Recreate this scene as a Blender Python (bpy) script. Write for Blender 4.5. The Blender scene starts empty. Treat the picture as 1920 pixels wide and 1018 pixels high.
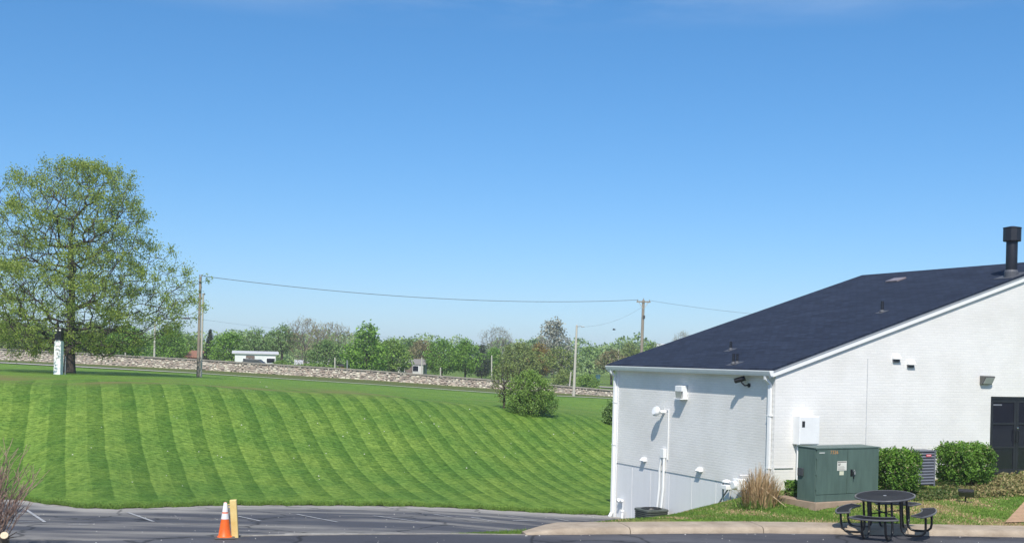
import bpy, math, random
import numpy as np
from mathutils import Vector, Matrix

# ------------------------------------------------------------------ camera, sky, sun, exposure
scene = bpy.context.scene
C = scene.collection
CAM_Z = 3.45                      # eye height above the upper driveway
F = 2200.0 / 1920.0               # focal length in picture widths
ROLL = 0.025
cd = bpy.data.cameras.new('camera')
cd.sensor_width = 36.0
cd.lens = 36.0 * F
cd.shift_y = (673 - 509) / 1920.0
cd.clip_start = 0.1
cd.clip_end = 6000
cam = bpy.data.objects.new('camera', cd)
C.objects.link(cam)
cr, sr = math.cos(ROLL), math.sin(ROLL)
cam.matrix_world = Matrix(((cr, -sr, 0, 0), (0, 0, -1, 0), (sr, cr, 0, CAM_Z), (0, 0, 0, 1)))
scene.camera = cam

SUN_EL, SUN_AZ = math.radians(48.5), math.radians(-6)      # azimuth: to the right of straight behind the camera
sun_dir = Vector((math.sin(SUN_AZ) * math.cos(SUN_EL), -math.cos(SUN_AZ) * math.cos(SUN_EL), math.sin(SUN_EL)))
world = bpy.data.worlds.new('World')
scene.world = world
world.use_nodes = True
wn, wl = world.node_tree.nodes, world.node_tree.links
wn.clear()
sky = wn.new('ShaderNodeTexSky')
sky.sky_type = 'NISHITA'
sky.sun_disc = False
sky.sun_elevation = SUN_EL
sky.sun_rotation = math.atan2(sun_dir.x, sun_dir.y)
sky.altitude = 0
sky.air_density = 0.85
sky.dust_density = 0.5
sky.ozone_density = 10.0
# thin high cirrus: noise in the direction of view
tc = wn.new('ShaderNodeTexCoord')
mp = wn.new('ShaderNodeMapping')
mp.inputs['Scale'].default_value = (1.5, 1.5, 9.0)
mp.inputs['Location'].default_value = (3.1, 0.4, 0.7)
nz = wn.new('ShaderNodeTexNoise')
nz.inputs['Scale'].default_value = 3.0
nz.inputs['Detail'].default_value = 7
nz.inputs['Roughness'].default_value = 0.6
sep = wn.new('ShaderNodeSeparateXYZ')
hr = wn.new('ShaderNodeMapRange')
hr.inputs['From Min'].default_value = 0.268
hr.inputs['From Max'].default_value = 0.315
cr_ = wn.new('ShaderNodeValToRGB')
cr_.color_ramp.elements[0].position = 0.40
cr_.color_ramp.elements[1].position = 0.75
mul = wn.new('ShaderNodeMath'); mul.operation = 'MULTIPLY'
mul2 = wn.new('ShaderNodeMath'); mul2.operation = 'MULTIPLY'; mul2.inputs[1].default_value = 0.45
hs = wn.new('ShaderNodeHueSaturation')
hs.inputs['Saturation'].default_value = 1.15
gm = wn.new('ShaderNodeGamma')
gm.inputs['Gamma'].default_value = 0.8
mix = wn.new('ShaderNodeMixRGB')
mix.inputs['Color2'].default_value = (4.2, 4.6, 5.2, 1)
bg = wn.new('ShaderNodeBackground')
bg.inputs['Strength'].default_value = 0.15
out = wn.new('ShaderNodeOutputWorld')
wl.new(tc.outputs['Generated'], mp.inputs['Vector'])
wl.new(mp.outputs[0], nz.inputs['Vector'])
wl.new(nz.outputs[0], cr_.inputs[0])
wl.new(tc.outputs['Generated'], sep.inputs[0])
wl.new(sep.outputs['Z'], hr.inputs['Value'])
wl.new(cr_.outputs[0], mul.inputs[0])
wl.new(hr.outputs[0], mul.inputs[1])
wl.new(mul.outputs[0], mul2.inputs[0])
wl.new(sky.outputs[0], hs.inputs['Color'])
wl.new(hs.outputs[0], gm.inputs['Color'])
wl.new(gm.outputs[0], mix.inputs['Color1'])
wl.new(mul2.outputs[0], mix.inputs[0])
wl.new(mix.outputs[0], bg.inputs['Color'])
wl.new(bg.outputs[0], out.inputs[0])

ld = bpy.data.lights.new('sun', 'SUN')
ld.energy = 3.75
ld.angle = math.radians(0.53)
ld.color = (1.0, 0.945, 0.85)
lo = bpy.data.objects.new('sun', ld)
C.objects.link(lo)
lo.rotation_euler = (-sun_dir).to_track_quat('-Z', 'Y').to_euler()
scene.view_settings.view_transform = 'Standard'
scene.view_settings.look = 'None'
scene.view_settings.gamma = 1
scene.view_settings.exposure = 0.46

# ------------------------------------------------------------------ helpers
PX = 2200.0
def ray(x, y):
    """direction of a point of the photograph (1920 wide), forward component 1"""
    px, py = (x - 960) / PX, -(y - 673) / PX
    return Vector((px * cr - py * sr, 1.0, px * sr + py * cr))
EYE = Vector((0, 0, CAM_Z))
def at(x, y, d):
    return EYE + ray(x, y) * d
def on_z(x, y, z):
    r = ray(x, y)
    return EYE + r * ((z - CAM_Z) / r.z)
def on_plane(x, y, p, n):
    r = ray(x, y)
    return EYE + r * ((p - EYE).dot(n) / r.dot(n))

def thing(name, label, cat, loc=(0, 0, 0), rotz=0, group=None):
    o = bpy.data.objects.new(name, None)
    o.empty_display_size = 0.2
    C.objects.link(o)
    o.location = loc
    o.rotation_euler = (0, 0, rotz)
    return tag(o, label, cat, group)
def tag(o, label=None, cat=None, group=None, kind=None):
    if label: o['label'] = label
    if cat: o['category'] = cat
    if group: o['group'] = group
    if kind: o['kind'] = kind
    return o
def structure(o):
    o['kind'] = 'structure'
    return o

def link(name, me, mat, parent=None, smooth=False):
    o = bpy.data.objects.new(name, me)
    C.objects.link(o)
    if mat: me.materials.append(mat)
    if parent: o.parent = parent
    if smooth:
        me.polygons.foreach_set('use_smooth', [True] * len(me.polygons))
    return o

class MB:
    def __init__(s): s.v, s.f = [], []
    def add(s, vs, fs):
        b = len(s.v)
        s.v += [tuple(p) for p in vs]
        s.f += [tuple(b + i for i in f) for f in fs]
        return s
    def box(s, x0, x1, y0, y1, z0, z1, M=None):
        vs = [Vector((x, y, z)) for z in (z0, z1) for x, y in ((x0, y0), (x1, y0), (x1, y1), (x0, y1))]
        if M: vs = [M @ p for p in vs]
        return s.add(vs, [(3, 2, 1, 0), (4, 5, 6, 7), (0, 1, 5, 4), (1, 2, 6, 5), (2, 3, 7, 6), (3, 0, 4, 7)])
    def prism(s, pts, ext):
        """polygon pts swept along ext"""
        n = len(pts); ext = Vector(ext)
        a = [Vector(p) for p in pts]; b = [p + ext for p in a]
        nrm = sum(((a[i] - a[0]).cross(a[(i + 1) % n] - a[0]) for i in range(1, n - 1)), Vector())
        fs = [tuple(range(n))[::-1], tuple(range(n, 2 * n))] + [(i, (i + 1) % n, n + (i + 1) % n, n + i) for i in range(n)]
        if nrm.dot(ext) < 0: fs = [f[::-1] for f in fs]
        return s.add(a + b, fs)
    def tube(s, pts, r, n=8, closed=False):
        pts = [Vector(p) for p in pts]; m = len(pts)
        rs = r if isinstance(r, (list, tuple)) else [r] * m
        vs = []; u = None
        for i, p in enumerate(pts):
            if closed: t = pts[(i + 1) % m] - pts[i - 1]
            else: t = pts[min(i + 1, m - 1)] - pts[max(i - 1, 0)]
            t.normalize()
            if u is None:
                u = t.orthogonal().normalized()
            else:
                u = (u - t * u.dot(t)).normalized()
            w = t.cross(u)
            vs += [p + (u * math.cos(2 * math.pi * k / n) + w * math.sin(2 * math.pi * k / n)) * rs[i] for k in range(n)]
        fs = []
        for i in range(m if closed else m - 1):
            j = (i + 1) % m
            fs += [(i * n + k, i * n + (k + 1) % n, j * n + (k + 1) % n, j * n + k) for k in range(n)]
        if not closed: fs += [tuple(range(n))[::-1], tuple((m - 1) * n + k for k in range(n))]
        return s.add(vs, fs)
    def lathe(s, prof, n=24, c=(0, 0, 0), M=None):
        vs = []
        for r, z in prof:
            for k in range(n):
                a = 2 * math.pi * k / n
                p = Vector((r * math.cos(a), r * math.sin(a), z))
                if M: p = M @ p
                vs.append(p + Vector(c))
        m = len(prof)
        fs = [(i * n + k, i * n + (k + 1) % n, (i + 1) * n + (k + 1) % n, (i + 1) * n + k) for i in range(m - 1) for k in range(n)]
        fs += [tuple(range(n))[::-1], tuple((m - 1) * n + k for k in range(n))]
        return s.add(vs, fs)
    def build(s, name, mat, parent=None, smooth=False, bevel=0, seg=2):
        me = bpy.data.meshes.new(name)
        me.from_pydata(s.v, [], s.f)
        me.update()
        o = link(name, me, mat, parent, smooth)
        if bevel:
            b = o.modifiers.new('bevel', 'BEVEL')
            b.width = bevel; b.segments = seg; b.limit_method = 'ANGLE'; b.angle_limit = math.radians(40)
        if smooth:
            try: me.set_sharp_from_angle(angle=math.radians(45))
            except Exception: pass
        return o

def np_mesh(name, V, Fq, attr=None):
    """fast mesh: V (n,3), Fq (m,k) faces of k corners; attr: dict of point float attributes"""
    me = bpy.data.meshes.new(name)
    V = np.asarray(V, np.float32); Fq = np.asarray(Fq, np.int32)
    m, k = Fq.shape
    me.vertices.add(len(V)); me.vertices.foreach_set('co', V.ravel())
    me.loops.add(m * k); me.loops.foreach_set('vertex_index', Fq.ravel())
    me.polygons.add(m)
    me.polygons.foreach_set('loop_start', np.arange(0, m * k, k, dtype=np.int32))
    me.polygons.foreach_set('loop_total', np.full(m, k, np.int32))
    me.update(calc_edges=True)
    for a, val in (attr or {}).items():
        at_ = me.attributes.new(a, 'FLOAT', 'POINT')
        at_.data.foreach_set('value', np.asarray(val, np.float32).ravel())
    return me

# ------------------------------------------------------------------ materials
def nodes_of(m):
    m.use_nodes = True
    nt = m.node_tree
    return nt.nodes, nt.links, nt.nodes['Principled BSDF']
def inp(b, k, v):
    b.inputs[k].default_value = v
_m = {}
def mat(name, col, rough=0.6, var=0.15, scale=6.0, bump=0.0, bscale=40.0, metal=0.0, spec=0.5, col2=None, stretch=(1, 1, 1), detail=5):
    """painted or mineral surface: colour breaks up in noise, optional fine relief"""
    if name in _m: return _m[name]
    m = bpy.data.materials.new(name)
    n, l, b = nodes_of(m)
    inp(b, 'Roughness', rough); inp(b, 'Metallic', metal); inp(b, 'Specular IOR Level', spec)
    t = n.new('ShaderNodeTexCoord'); mpn = n.new('ShaderNodeMapping'); mpn.inputs['Scale'].default_value = stretch
    l.new(t.outputs['Object'], mpn.inputs['Vector'])
    z = n.new('ShaderNodeTexNoise'); inp(z, 'Scale', scale); inp(z, 'Detail', detail); inp(z, 'Roughness', 0.62)
    l.new(mpn.outputs[0], z.inputs['Vector'])
    r = n.new('ShaderNodeValToRGB')
    c2 = col2 or tuple(min(1, c * (1 + var)) for c in col)
    c1 = col if col2 else tuple(c * (1 - var) for c in col)
    r.color_ramp.elements[0].color = (*c1, 1); r.color_ramp.elements[0].position = 0.32
    r.color_ramp.elements[1].color = (*c2, 1); r.color_ramp.elements[1].position = 0.68
    l.new(z.outputs[0], r.inputs[0]); l.new(r.outputs[0], b.inputs['Base Color'])
    if bump:
        z2 = n.new('ShaderNodeTexNoise'); inp(z2, 'Scale', bscale); inp(z2, 'Detail', 4)
        l.new(mpn.outputs[0], z2.inputs['Vector'])
        bp = n.new('ShaderNodeBump'); inp(bp, 'Strength', bump); inp(bp, 'Distance', 0.02)
        l.new(z2.outputs[0], bp.inputs['Height']); l.new(bp.outputs[0], b.inputs['Normal'])
    _m[name] = m
    return m
def foliage(name, dark, bright, trans=0.25, objvar=0.0):
    """leaves: the leaf's own tint picks between two greens, some light comes through"""
    if name in _m: return _m[name]
    m = bpy.data.materials.new(name)
    n, l, b = nodes_of(m)
    a = n.new('ShaderNodeAttribute'); a.attribute_name = 'tint'
    r = n.new('ShaderNodeValToRGB')
    r.color_ramp.elements[0].color = (*dark, 1); r.color_ramp.elements[1].color = (*bright, 1)
    l.new(a.outputs['Fac'], r.inputs[0])
    l.new(r.outputs[0], b.inputs['Base Color'])
    inp(b, 'Roughness', 0.55); inp(b, 'Specular IOR Level', 0.3)
    tr = n.new('ShaderNodeBsdfTranslucent'); mx = n.new('ShaderNodeMixShader'); inp(mx, 'Fac', trans)
    l.new(r.outputs[0], tr.inputs['Color'])
    l.new(b.outputs[0], mx.inputs[1]); l.new(tr.outputs[0], mx.inputs[2])
    l.new(mx.outputs[0], n['Material Output'].inputs['Surface'])
    _m[name] = m
    return m

def brick_material(name, axis, relief=0.4):
    """white painted brick: courses as fine relief, thin paint-filled joints; axis is the wall's horizontal axis"""
    m = bpy.data.materials.new(name)
    n, l, b = nodes_of(m)
    t = n.new('ShaderNodeTexCoord'); s = n.new('ShaderNodeSeparateXYZ'); c = n.new('ShaderNodeCombineXYZ')
    l.new(t.outputs['Object'], s.inputs[0]); l.new(s.outputs[axis], c.inputs['X']); l.new(s.outputs['Z'], c.inputs['Y'])
    br = n.new('ShaderNodeTexBrick')
    inp(br, 'Scale', 1.0); inp(br, 'Brick Width', 0.205); inp(br, 'Row Height', 0.068); inp(br, 'Mortar Size', 0.0065); inp(br, 'Mortar Smooth', 0.5)
    inp(br, 'Color1', (0.80, 0.785, 0.76, 1)); inp(br, 'Color2', (0.765, 0.755, 0.735, 1)); inp(br, 'Mortar', (0.73, 0.72, 0.70, 1)); inp(br, 'Bias', 0.0)
    l.new(c.outputs[0], br.inputs['Vector'])
    z = n.new('ShaderNodeTexNoise'); inp(z, 'Scale', 0.9); inp(z, 'Detail', 6); l.new(t.outputs['Object'], z.inputs['Vector'])
    r = n.new('ShaderNodeValToRGB'); r.color_ramp.elements[0].color = (0.90, 0.895, 0.88, 1); r.color_ramp.elements[1].color = (1, 1, 1, 1)
    r.color_ramp.elements[0].position = 0.3; r.color_ramp.elements[1].position = 0.6
    l.new(z.outputs[0], r.inputs[0])
    mm = n.new('ShaderNodeMixRGB'); mm.blend_type = 'MULTIPLY'; inp(mm, 'Fac', 1.0)
    l.new(br.outputs['Color'], mm.inputs['Color1']); l.new(r.outputs[0], mm.inputs['Color2']); l.new(mm.outputs[0], b.inputs['Base Color'])
    z2 = n.new('ShaderNodeTexNoise'); inp(z2, 'Scale', 25); inp(z2, 'Detail', 4); l.new(t.outputs['Object'], z2.inputs['Vector'])
    ad = n.new('ShaderNodeMath'); ad.operation = 'MULTIPLY_ADD'; ad.inputs[1].default_value = -1.0
    l.new(br.outputs['Fac'], ad.inputs[0])
    sc = n.new('ShaderNodeMath'); sc.operation = 'MULTIPLY'; sc.inputs[1].default_value = 0.9
    l.new(z2.outputs[0], sc.inputs[0]); l.new(sc.outputs[0], ad.inputs[2])
    bp = n.new('ShaderNodeBump'); inp(bp, 'Strength', relief); inp(bp, 'Distance', 0.008)
    l.new(ad.outputs[0], bp.inputs['Height']); l.new(bp.outputs[0], b.inputs['Normal'])
    inp(b, 'Roughness', 0.55)
    return m

WHITE = mat('white_paint', (0.80, 0.80, 0.79), 0.45, 0.03)
WHITE_METAL = mat('white_enamel', (0.78, 0.79, 0.79), 0.35, 0.04, 3)
BLACK = mat('black_coating', (0.012, 0.012, 0.014), 0.35, 0.3, 20)
DARK_METAL = mat('dark_grey_metal', (0.06, 0.065, 0.07), 0.45, 0.2)
GREY_METAL = mat('grey_metal', (0.30, 0.31, 0.32), 0.45, 0.12, metal=0.3)
BARK = mat('bark', (0.060, 0.048, 0.040), 0.9, 0.4, 5, 0.8, 12, stretch=(1, 1, 0.25))
BARK_GREY = mat('grey_bark', (0.16, 0.14, 0.12), 0.9, 0.3, 5)
POLE_WOOD = mat('weathered_pole_wood', (0.27, 0.23, 0.19), 0.85, 0.3, 4, 0.5, 20, stretch=(4, 4, 0.3))
POLE_PALE = mat('pale_pole', (0.46, 0.43, 0.38), 0.7, 0.12, 4, stretch=(4, 4, 0.3))
CONCRETE = mat('tan_concrete', (0.28, 0.22, 0.16), 0.85, 0.18, 2.2, 0.7, 45, col2=(0.45, 0.37, 0.28), detail=9)
PALE_CONCRETE = mat('pale_concrete', (0.42, 0.40, 0.36), 0.85, 0.15, 4, 0.4, 60)

# ------------------------------------------------------------------ terrain
def sstep(a, b, x):
    t = np.clip((np.asarray(x, float) - a) / (b - a), 0, 1)
    return t * t * (3 - 2 * t)
def ux(px): return (np.asarray(px, float) - 960) / PX
def lot_z(u, d):
    d = np.asarray(d, float)
    z = np.where(d < 22, -0.05 + (22 - d) * 0.02, -0.05 - 0.075 * (d - 22))
    z = np.minimum(z, -0.012)
    return z - 0.2 * sstep(-0.1, 0.09, u)
EDGE_U = ux([-1200, -300, 33, 100, 167, 227, 333, 417, 633, 933, 1147, 1500, 3000])
EDGE_D = np.array([34.5, 34.2, 33.6, 31.6, 30.3, 30.4, 31.8, 33.2, 34.6, 36.0, 36.8, 38.0, 40.0])
def lot_edge(u): return np.interp(u, EDGE_U, EDGE_D)
KU = ux([0, 370, 700, 930, 1150])
def zt(vals): return np.array(vals) + CAM_Z
Z_CREST = zt([-1.41, -1.43, -1.75, -2.16, -2.72])
CREST_DS = np.array([47.0, 48.5, 51.0, 54.0, 56.5])
def crest_d(u): return np.interp(u, KU, CREST_DS)
Z_80 = zt([-1.5, -1.76, -2.16, -2.58, -2.92])
Z_95 = zt([-1.38, -1.83, -2.38, -2.83, -3.02])
Z_112 = zt([-1.30, -1.76, -2.34, -2.85, -3.28])
Z_150 = zt([-1.7, -2.1, -2.55, -2.75, -3.3])
Z_260 = zt([-2.4, -2.6, -2.9, -3.1, -3.4])
def lawn_z(u, d):
    u = np.asarray(u, float); d = np.asarray(d, float)
    k = lambda Z: np.interp(u, KU, Z)
    d0 = lot_edge(u); z0 = lot_z(u, d0) + 0.03; dc = crest_d(u)
    t = np.clip((d - d0) / (dc - d0), 0, 1)
    tp = t ** 1.42
    S = 0.10 * t + 0.90 * tp * tp * (3 - 2 * tp)
    z = z0 + (k(Z_CREST) - z0) * S
    for (da, Za), (db, Zb) in zip(((dc, Z_CREST), (80, Z_80), (95, Z_95), (112, Z_112), (150, Z_150), (260, Z_260)),
                                  ((80, Z_80), (95, Z_95), (112, Z_112), (150, Z_150), (260, Z_260), (2500, zt([-6] * 5)))):
        m = d > da
        tt = np.clip((d - da) / (db - da), 0, 1)
        z = np.where(m, k(Za) + (k(Zb) - k(Za)) * tt, z)
    # small unevenness of the bank
    z = z + 0.05 * np.sin(u * 31 + d * 0.35) * np.clip((d - d0) / 6, 0, 1) * np.clip((70 - d) / 20, 0, 1)
    return z
def gz(x, y):
    return float(lawn_z(x / y, y))
def hit(px, py, zf, d0=15.0, d1=400.0):
    """where the line of sight meets a surface z = zf(u, d)"""
    r = ray(px, py); u = r.x
    ds = np.geomspace(d0, d1, 4000)
    h = CAM_Z + r.z * ds - zf(np.full_like(ds, u), ds)
    i = int(np.argmax(h < 0))
    d = ds[i]
    return Vector((u * d, d, float(zf(u, d))))

def grass_material(stripes):
    m = bpy.data.materials.new('mown_grass' if stripes else 'rough_grass')
    n, l, b = nodes_of(m)
    t = n.new('ShaderNodeTexCoord')
    # blade-scale mottling and broader patches
    z1 = n.new('ShaderNodeTexNoise'); inp(z1, 'Scale', 11.0); inp(z1, 'Detail', 9); inp(z1, 'Roughness', 0.74)
    mpx = n.new('ShaderNodeMapping'); mpx.inputs['Scale'].default_value = (0.45, 1.0, 1.0)
    z2 = n.new('ShaderNodeTexNoise'); inp(z2, 'Scale', 0.55); inp(z2, 'Detail', 5)
    l.new(t.outputs['Object'], mpx.inputs['Vector']); l.new(mpx.outputs[0], z1.inputs['Vector']); l.new(t.outputs['Object'], z2.inputs['Vector'])
    r1 = n.new('ShaderNodeValToRGB')
    e = r1.color_ramp.elements
    e[0].position = 0.36; e[0].color = (0.050, 0.122, 0.011, 1)
    e[1].position = 0.63; e[1].color = (0.220, 0.365, 0.064, 1)
    l.new(z1.outputs[0], r1.inputs[0])
    r2 = n.new('ShaderNodeValToRGB')
    r2.color_ramp.elements[0].position = 0.35; r2.color_ramp.elements[0].color = (0.80, 0.88, 0.80, 1)
    r2.color_ramp.elements[1].position = 0.65; r2.color_ramp.elements[1].color = (1.20, 1.08, 1.02, 1)
    l.new(z2.outputs[0], r2.inputs[0])
    mm = n.new('ShaderNodeMixRGB'); mm.blend_type = 'MULTIPLY'; inp(mm, 'Fac', 1)
    l.new(r1.outputs[0], mm.inputs['Color1']); l.new(r2.outputs[0], mm.inputs['Color2'])
    col = mm.outputs[0]
    if stripes:
        # alternate mower passes: blades laid away look pale, blades laid towards look dark
        a = n.new('ShaderNodeAttribute'); a.attribute_name = 'bank'
        mpn = n.new('ShaderNodeMapping'); mpn.vector_type = 'POINT'
        s = n.new('ShaderNodeSeparateXYZ')
        zd = n.new('ShaderNodeTexNoise'); inp(zd, 'Scale', 0.16); inp(zd, 'Detail', 3)
        l.new(t.outputs['Object'], zd.inputs['Vector']); l.new(t.outputs['Object'], s.inputs[0])
        def math_(op, a_, b_=None, c_=None):
            q = n.new('ShaderNodeMath'); q.operation = op
            for i, v in enumerate((a_, b_, c_)):
                if v is None: continue
                if isinstance(v, (int, float)): q.inputs[i].default_value = v
                else: l.new(v, q.inputs[i])
            return q.outputs[0]
        px_ = math_('MULTIPLY', s.outputs['X'], 0.936); py_ = math_('MULTIPLY', s.outputs['Y'], 0.353)
        cc = math_('ADD', px_, py_)
        wob = math_('MULTIPLY_ADD', zd.outputs[0], 0.34, -0.17)
        cc = math_('ADD', cc, wob)
        ph = math_('FRACT', math_('MULTIPLY', cc, math_('MULTIPLY_ADD', cc, 0.0155, 0.79)))
        # sharp trailing edge, soft leading edge
        saw = n.new('ShaderNodeValToRGB'); el = saw.color_ramp.elements
        el[0].position = 0.0; el[0].color = (1, 1, 1, 1); el[1].position = 1.0; el[1].color = (1, 1, 1, 1)
        for p_, c_ in ((0.04, 1.0), (0.10, 0.80), (0.22, 0.80), (0.25, 0.98), (0.28, 0.80), (0.46, 0.76), (0.50, 0.92), (0.54, 0.40), (0.84, 0.28), (0.90, 0.16), (0.96, 0.16), (0.985, 0.9)):
            q = el.new(p_); q.color = (c_, c_, c_, 1)
        l.new(ph, saw.inputs[0])
        st = n.new('ShaderNodeValToRGB')
        st.color_ramp.elements[0].color = (0.44, 0.57, 0.46, 1); st.color_ramp.elements[1].color = (1.16, 1.10, 1.24, 1)
        brk = n.new('ShaderNodeTexNoise'); inp(brk, 'Scale', 2.2); inp(brk, 'Detail', 5)
        l.new(t.outputs['Object'], brk.inputs['Vector'])
        mixf = math_('ADD', math_('MULTIPLY', saw.outputs[0], 0.85), math_('MULTIPLY_ADD', brk.outputs[0], 0.7, -0.28))
        l.new(mixf, st.inputs[0])
        m2 = n.new('ShaderNodeMixRGB'); m2.blend_type = 'MULTIPLY'
        l.new(a.outputs['Fac'], m2.inputs[0]); l.new(col, m2.inputs['Color1']); l.new(st.outputs[0], m2.inputs['Color2'])
        # scalped, drier turf along the crest
        dr = n.new('ShaderNodeAttribute'); dr.attribute_name = 'dry'
        zb = n.new('ShaderNodeTexNoise'); inp(zb, 'Scale', 0.25); inp(zb, 'Detail', 5); l.new(t.outputs['Object'], zb.inputs['Vector'])
        rb = n.new('ShaderNodeValToRGB'); rb.color_ramp.elements[0].position = 0.45; rb.color_ramp.elements[1].position = 0.66
        l.new(zb.outputs[0], rb.inputs[0])
        fb = math_('MULTIPLY', rb.outputs[0], dr.outputs['Fac'])
        m3 = n.new('ShaderNodeMixRGB'); l.new(fb, m3.inputs[0]); l.new(m2.outputs[0], m3.inputs['Color1'])
        m3.inputs['Color2'].default_value = (0.20, 0.19, 0.065, 1)
        vg = n.new('ShaderNodeAttribute'); vg.attribute_name = 'verge'
        m4 = n.new('ShaderNodeMixRGB'); l.new(math_('MULTIPLY', vg.outputs['Fac'], 0.75), m4.inputs[0]); l.new(m3.outputs[0], m4.inputs['Color1'])
        m4.inputs['Color2'].default_value = (0.105, 0.105, 0.035, 1)
        col = m4.outputs[0]
    if not stripes:
        zt2 = n.new('ShaderNodeTexNoise'); inp(zt2, 'Scale', 0.8); inp(zt2, 'Detail', 6); l.new(t.outputs['Object'], zt2.inputs['Vector'])
        rt = n.new('ShaderNodeValToRGB'); rt.color_ramp.elements[0].position = 0.46; rt.color_ramp.elements[1].position = 0.66
        rt.color_ramp.elements[1].color = (0.8, 0.8, 0.8, 1); l.new(zt2.outputs[0], rt.inputs[0])
        mt_ = n.new('ShaderNodeMixRGB'); l.new(rt.outputs[0], mt_.inputs[0]); l.new(col, mt_.inputs['Color1']); mt_.inputs['Color2'].default_value = (0.30, 0.25, 0.11, 1)
        col = mt_.outputs[0]
    l.new(col, b.inputs['Base Color'])
    inp(b, 'Roughness', 0.8); inp(b, 'Specular IOR Level', 0.15)
    zb2 = n.new('ShaderNodeTexNoise'); inp(zb2, 'Scale', 14.0); inp(zb2, 'Detail', 6); inp(zb2, 'Roughness', 0.7)
    l.new(t.outputs['Object'], zb2.inputs['Vector'])
    bp = n.new('ShaderNodeBump'); inp(bp, 'Strength', 0.9); inp(bp, 'Distance', 0.08)
    l.new(zb2.outputs[0], bp.inputs['Height']); l.new(bp.outputs[0], b.inputs['Normal'])
    return m
GRASS = grass_material(True)
ROUGH_GRASS = grass_material(False)

def asphalt_material(name, c1, c2, worn):
    m = bpy.data.materials.new(name)
    n, l, b = nodes_of(m)
    t = n.new('ShaderNodeTexCoord')
    def noise(scale, stretch=(1, 1, 1), det=6, rg=0.6):
        mpn = n.new('ShaderNodeMapping'); mpn.inputs['Scale'].default_value = stretch
        l.new(t.outputs['Object'], mpn.inputs['Vector'])
        z = n.new('ShaderNodeTexNoise'); inp(z, 'Scale', scale); inp(z, 'Detail', det); inp(z, 'Roughness', rg)
        l.new(mpn.outputs[0], z.inputs['Vector']); return z.outputs[0]
    def ramp(src, p0, p1, ca, cb):
        r = n.new('ShaderNodeValToRGB'); e = r.color_ramp.elements
        e[0].position = p0; e[1].position = p1; e[0].color = (*ca, 1); e[1].color = (*cb, 1)
        l.new(src, r.inputs[0]); return r.outputs[0]
    base = ramp(noise(40, det=8, rg=0.8), 0.3, 0.75, c1, c2)
    wear = ramp(noise(0.55, (0.35, 1.6, 1)), 0.44, 0.64, (0, 0, 0), (1, 1, 1))
    mx = n.new('ShaderNodeMixRGB'); l.new(wear, mx.inputs[0]); l.new(base, mx.inputs['Color1']); mx.inputs['Color2'].default_value = (*worn, 1)
    # silt that collects along the turf
    a = n.new('ShaderNodeAttribute'); a.attribute_name = 'silt'
    zs = ramp(noise(1.6, (0.5, 1.5, 1)), 0.32, 0.55, (0.5, 0.5, 0.5), (1, 1, 1))
    q = n.new('ShaderNodeMath'); q.operation = 'MULTIPLY'; l.new(a.outputs['Fac'], q.inputs[0]); l.new(zs, q.inputs[1])
    ms = n.new('ShaderNodeMixRGB'); l.new(q.outputs[0], ms.inputs[0]); l.new(mx.outputs[0], ms.inputs['Color1'])
    ms.inputs['Color2'].default_value = (0.37, 0.345, 0.31, 1)
    # cracks
    v = n.new('ShaderNodeTexVoronoi'); v.feature = 'DISTANCE_TO_EDGE'; inp(v, 'Scale', 0.28)
    zz = n.new('ShaderNodeTexNoise'); inp(zz, 'Scale', 1.3); inp(zz, 'Detail', 6)
    l.new(t.outputs['Object'], zz.inputs['Vector'])
    va = n.new('ShaderNodeMixRGB'); va.blend_type = 'ADD'; inp(va, 'Fac', 0.8)
    l.new(t.outputs['Object'], va.inputs['Color1']); l.new(zz.outputs['Color'], va.inputs['Color2']); l.new(va.outputs[0], v.inputs['Vector'])
    ck = ramp(v.outputs['Distance'], 0.006, 0.014, (0.40, 0.40, 0.40), (1, 1, 1))
    mc = n.new('ShaderNodeMixRGB'); mc.blend_type = 'MULTIPLY'; inp(mc, 'Fac', 1); l.new(ms.outputs[0], mc.inputs['Color1']); l.new(ck, mc.inputs['Color2'])
    oil = ramp(noise(0.9, det=4), 0.60, 0.72, (1, 1, 1), (0.68, 0.68, 0.70))
    mo = n.new('ShaderNodeMixRGB'); mo.blend_type = 'MULTIPLY'; inp(mo, 'Fac', 1); l.new(mc.outputs[0], mo.inputs['Color1']); l.new(oil, mo.inputs['Color2'])
    l.new(mo.outputs[0], b.inputs['Base Color'])
    inp(b, 'Roughness', 0.85); inp(b, 'Specular IOR Level', 0.3)
    bp = n.new('ShaderNodeBump'); inp(bp, 'Strength', 0.5); inp(bp, 'Distance', 0.01)
    l.new(noise(90, det=3), bp.inputs['Height']); l.new(bp.outputs[0], b.inputs['Normal'])
    return m
ASPHALT_LOT = asphalt_material('worn_asphalt', (0.046, 0.047, 0.058), (0.105, 0.105, 0.118), (0.25, 0.235, 0.215))
ASPHALT_NEW = asphalt_material('dark_sealed_asphalt', (0.042, 0.043, 0.053), (0.082, 0.082, 0.094), (0.105, 0.105, 0.115))

def sheet(name, us, ds, zf, m, attrs=None, parent=None):
    """grid over line-of-sight columns and depths: ds may be one list or a function of u giving a list"""
    V = []; A = {k: [] for k in (attrs or {})}
    for u in us:
        dd = np.asarray(ds(u) if callable(ds) else ds, float)
        z = zf(np.full_like(dd, u), dd)
        V.append(np.stack([u * dd, dd, z], 1))
        for k, fn in (attrs or {}).items(): A[k].append(fn(u, dd))
    nr = len(V[0]); nc = len(us)
    V = np.concatenate(V)
    i = np.arange(nc - 1)[:, None] * nr + np.arange(nr - 1)[None, :]
    Fq = np.stack([i, i + nr, i + nr + 1, i + 1], -1).reshape(-1, 4)
    me = np_mesh(name, V, Fq, {k: np.concatenate(v) for k, v in A.items()})
    return link(name, me, m, parent, True)

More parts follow.
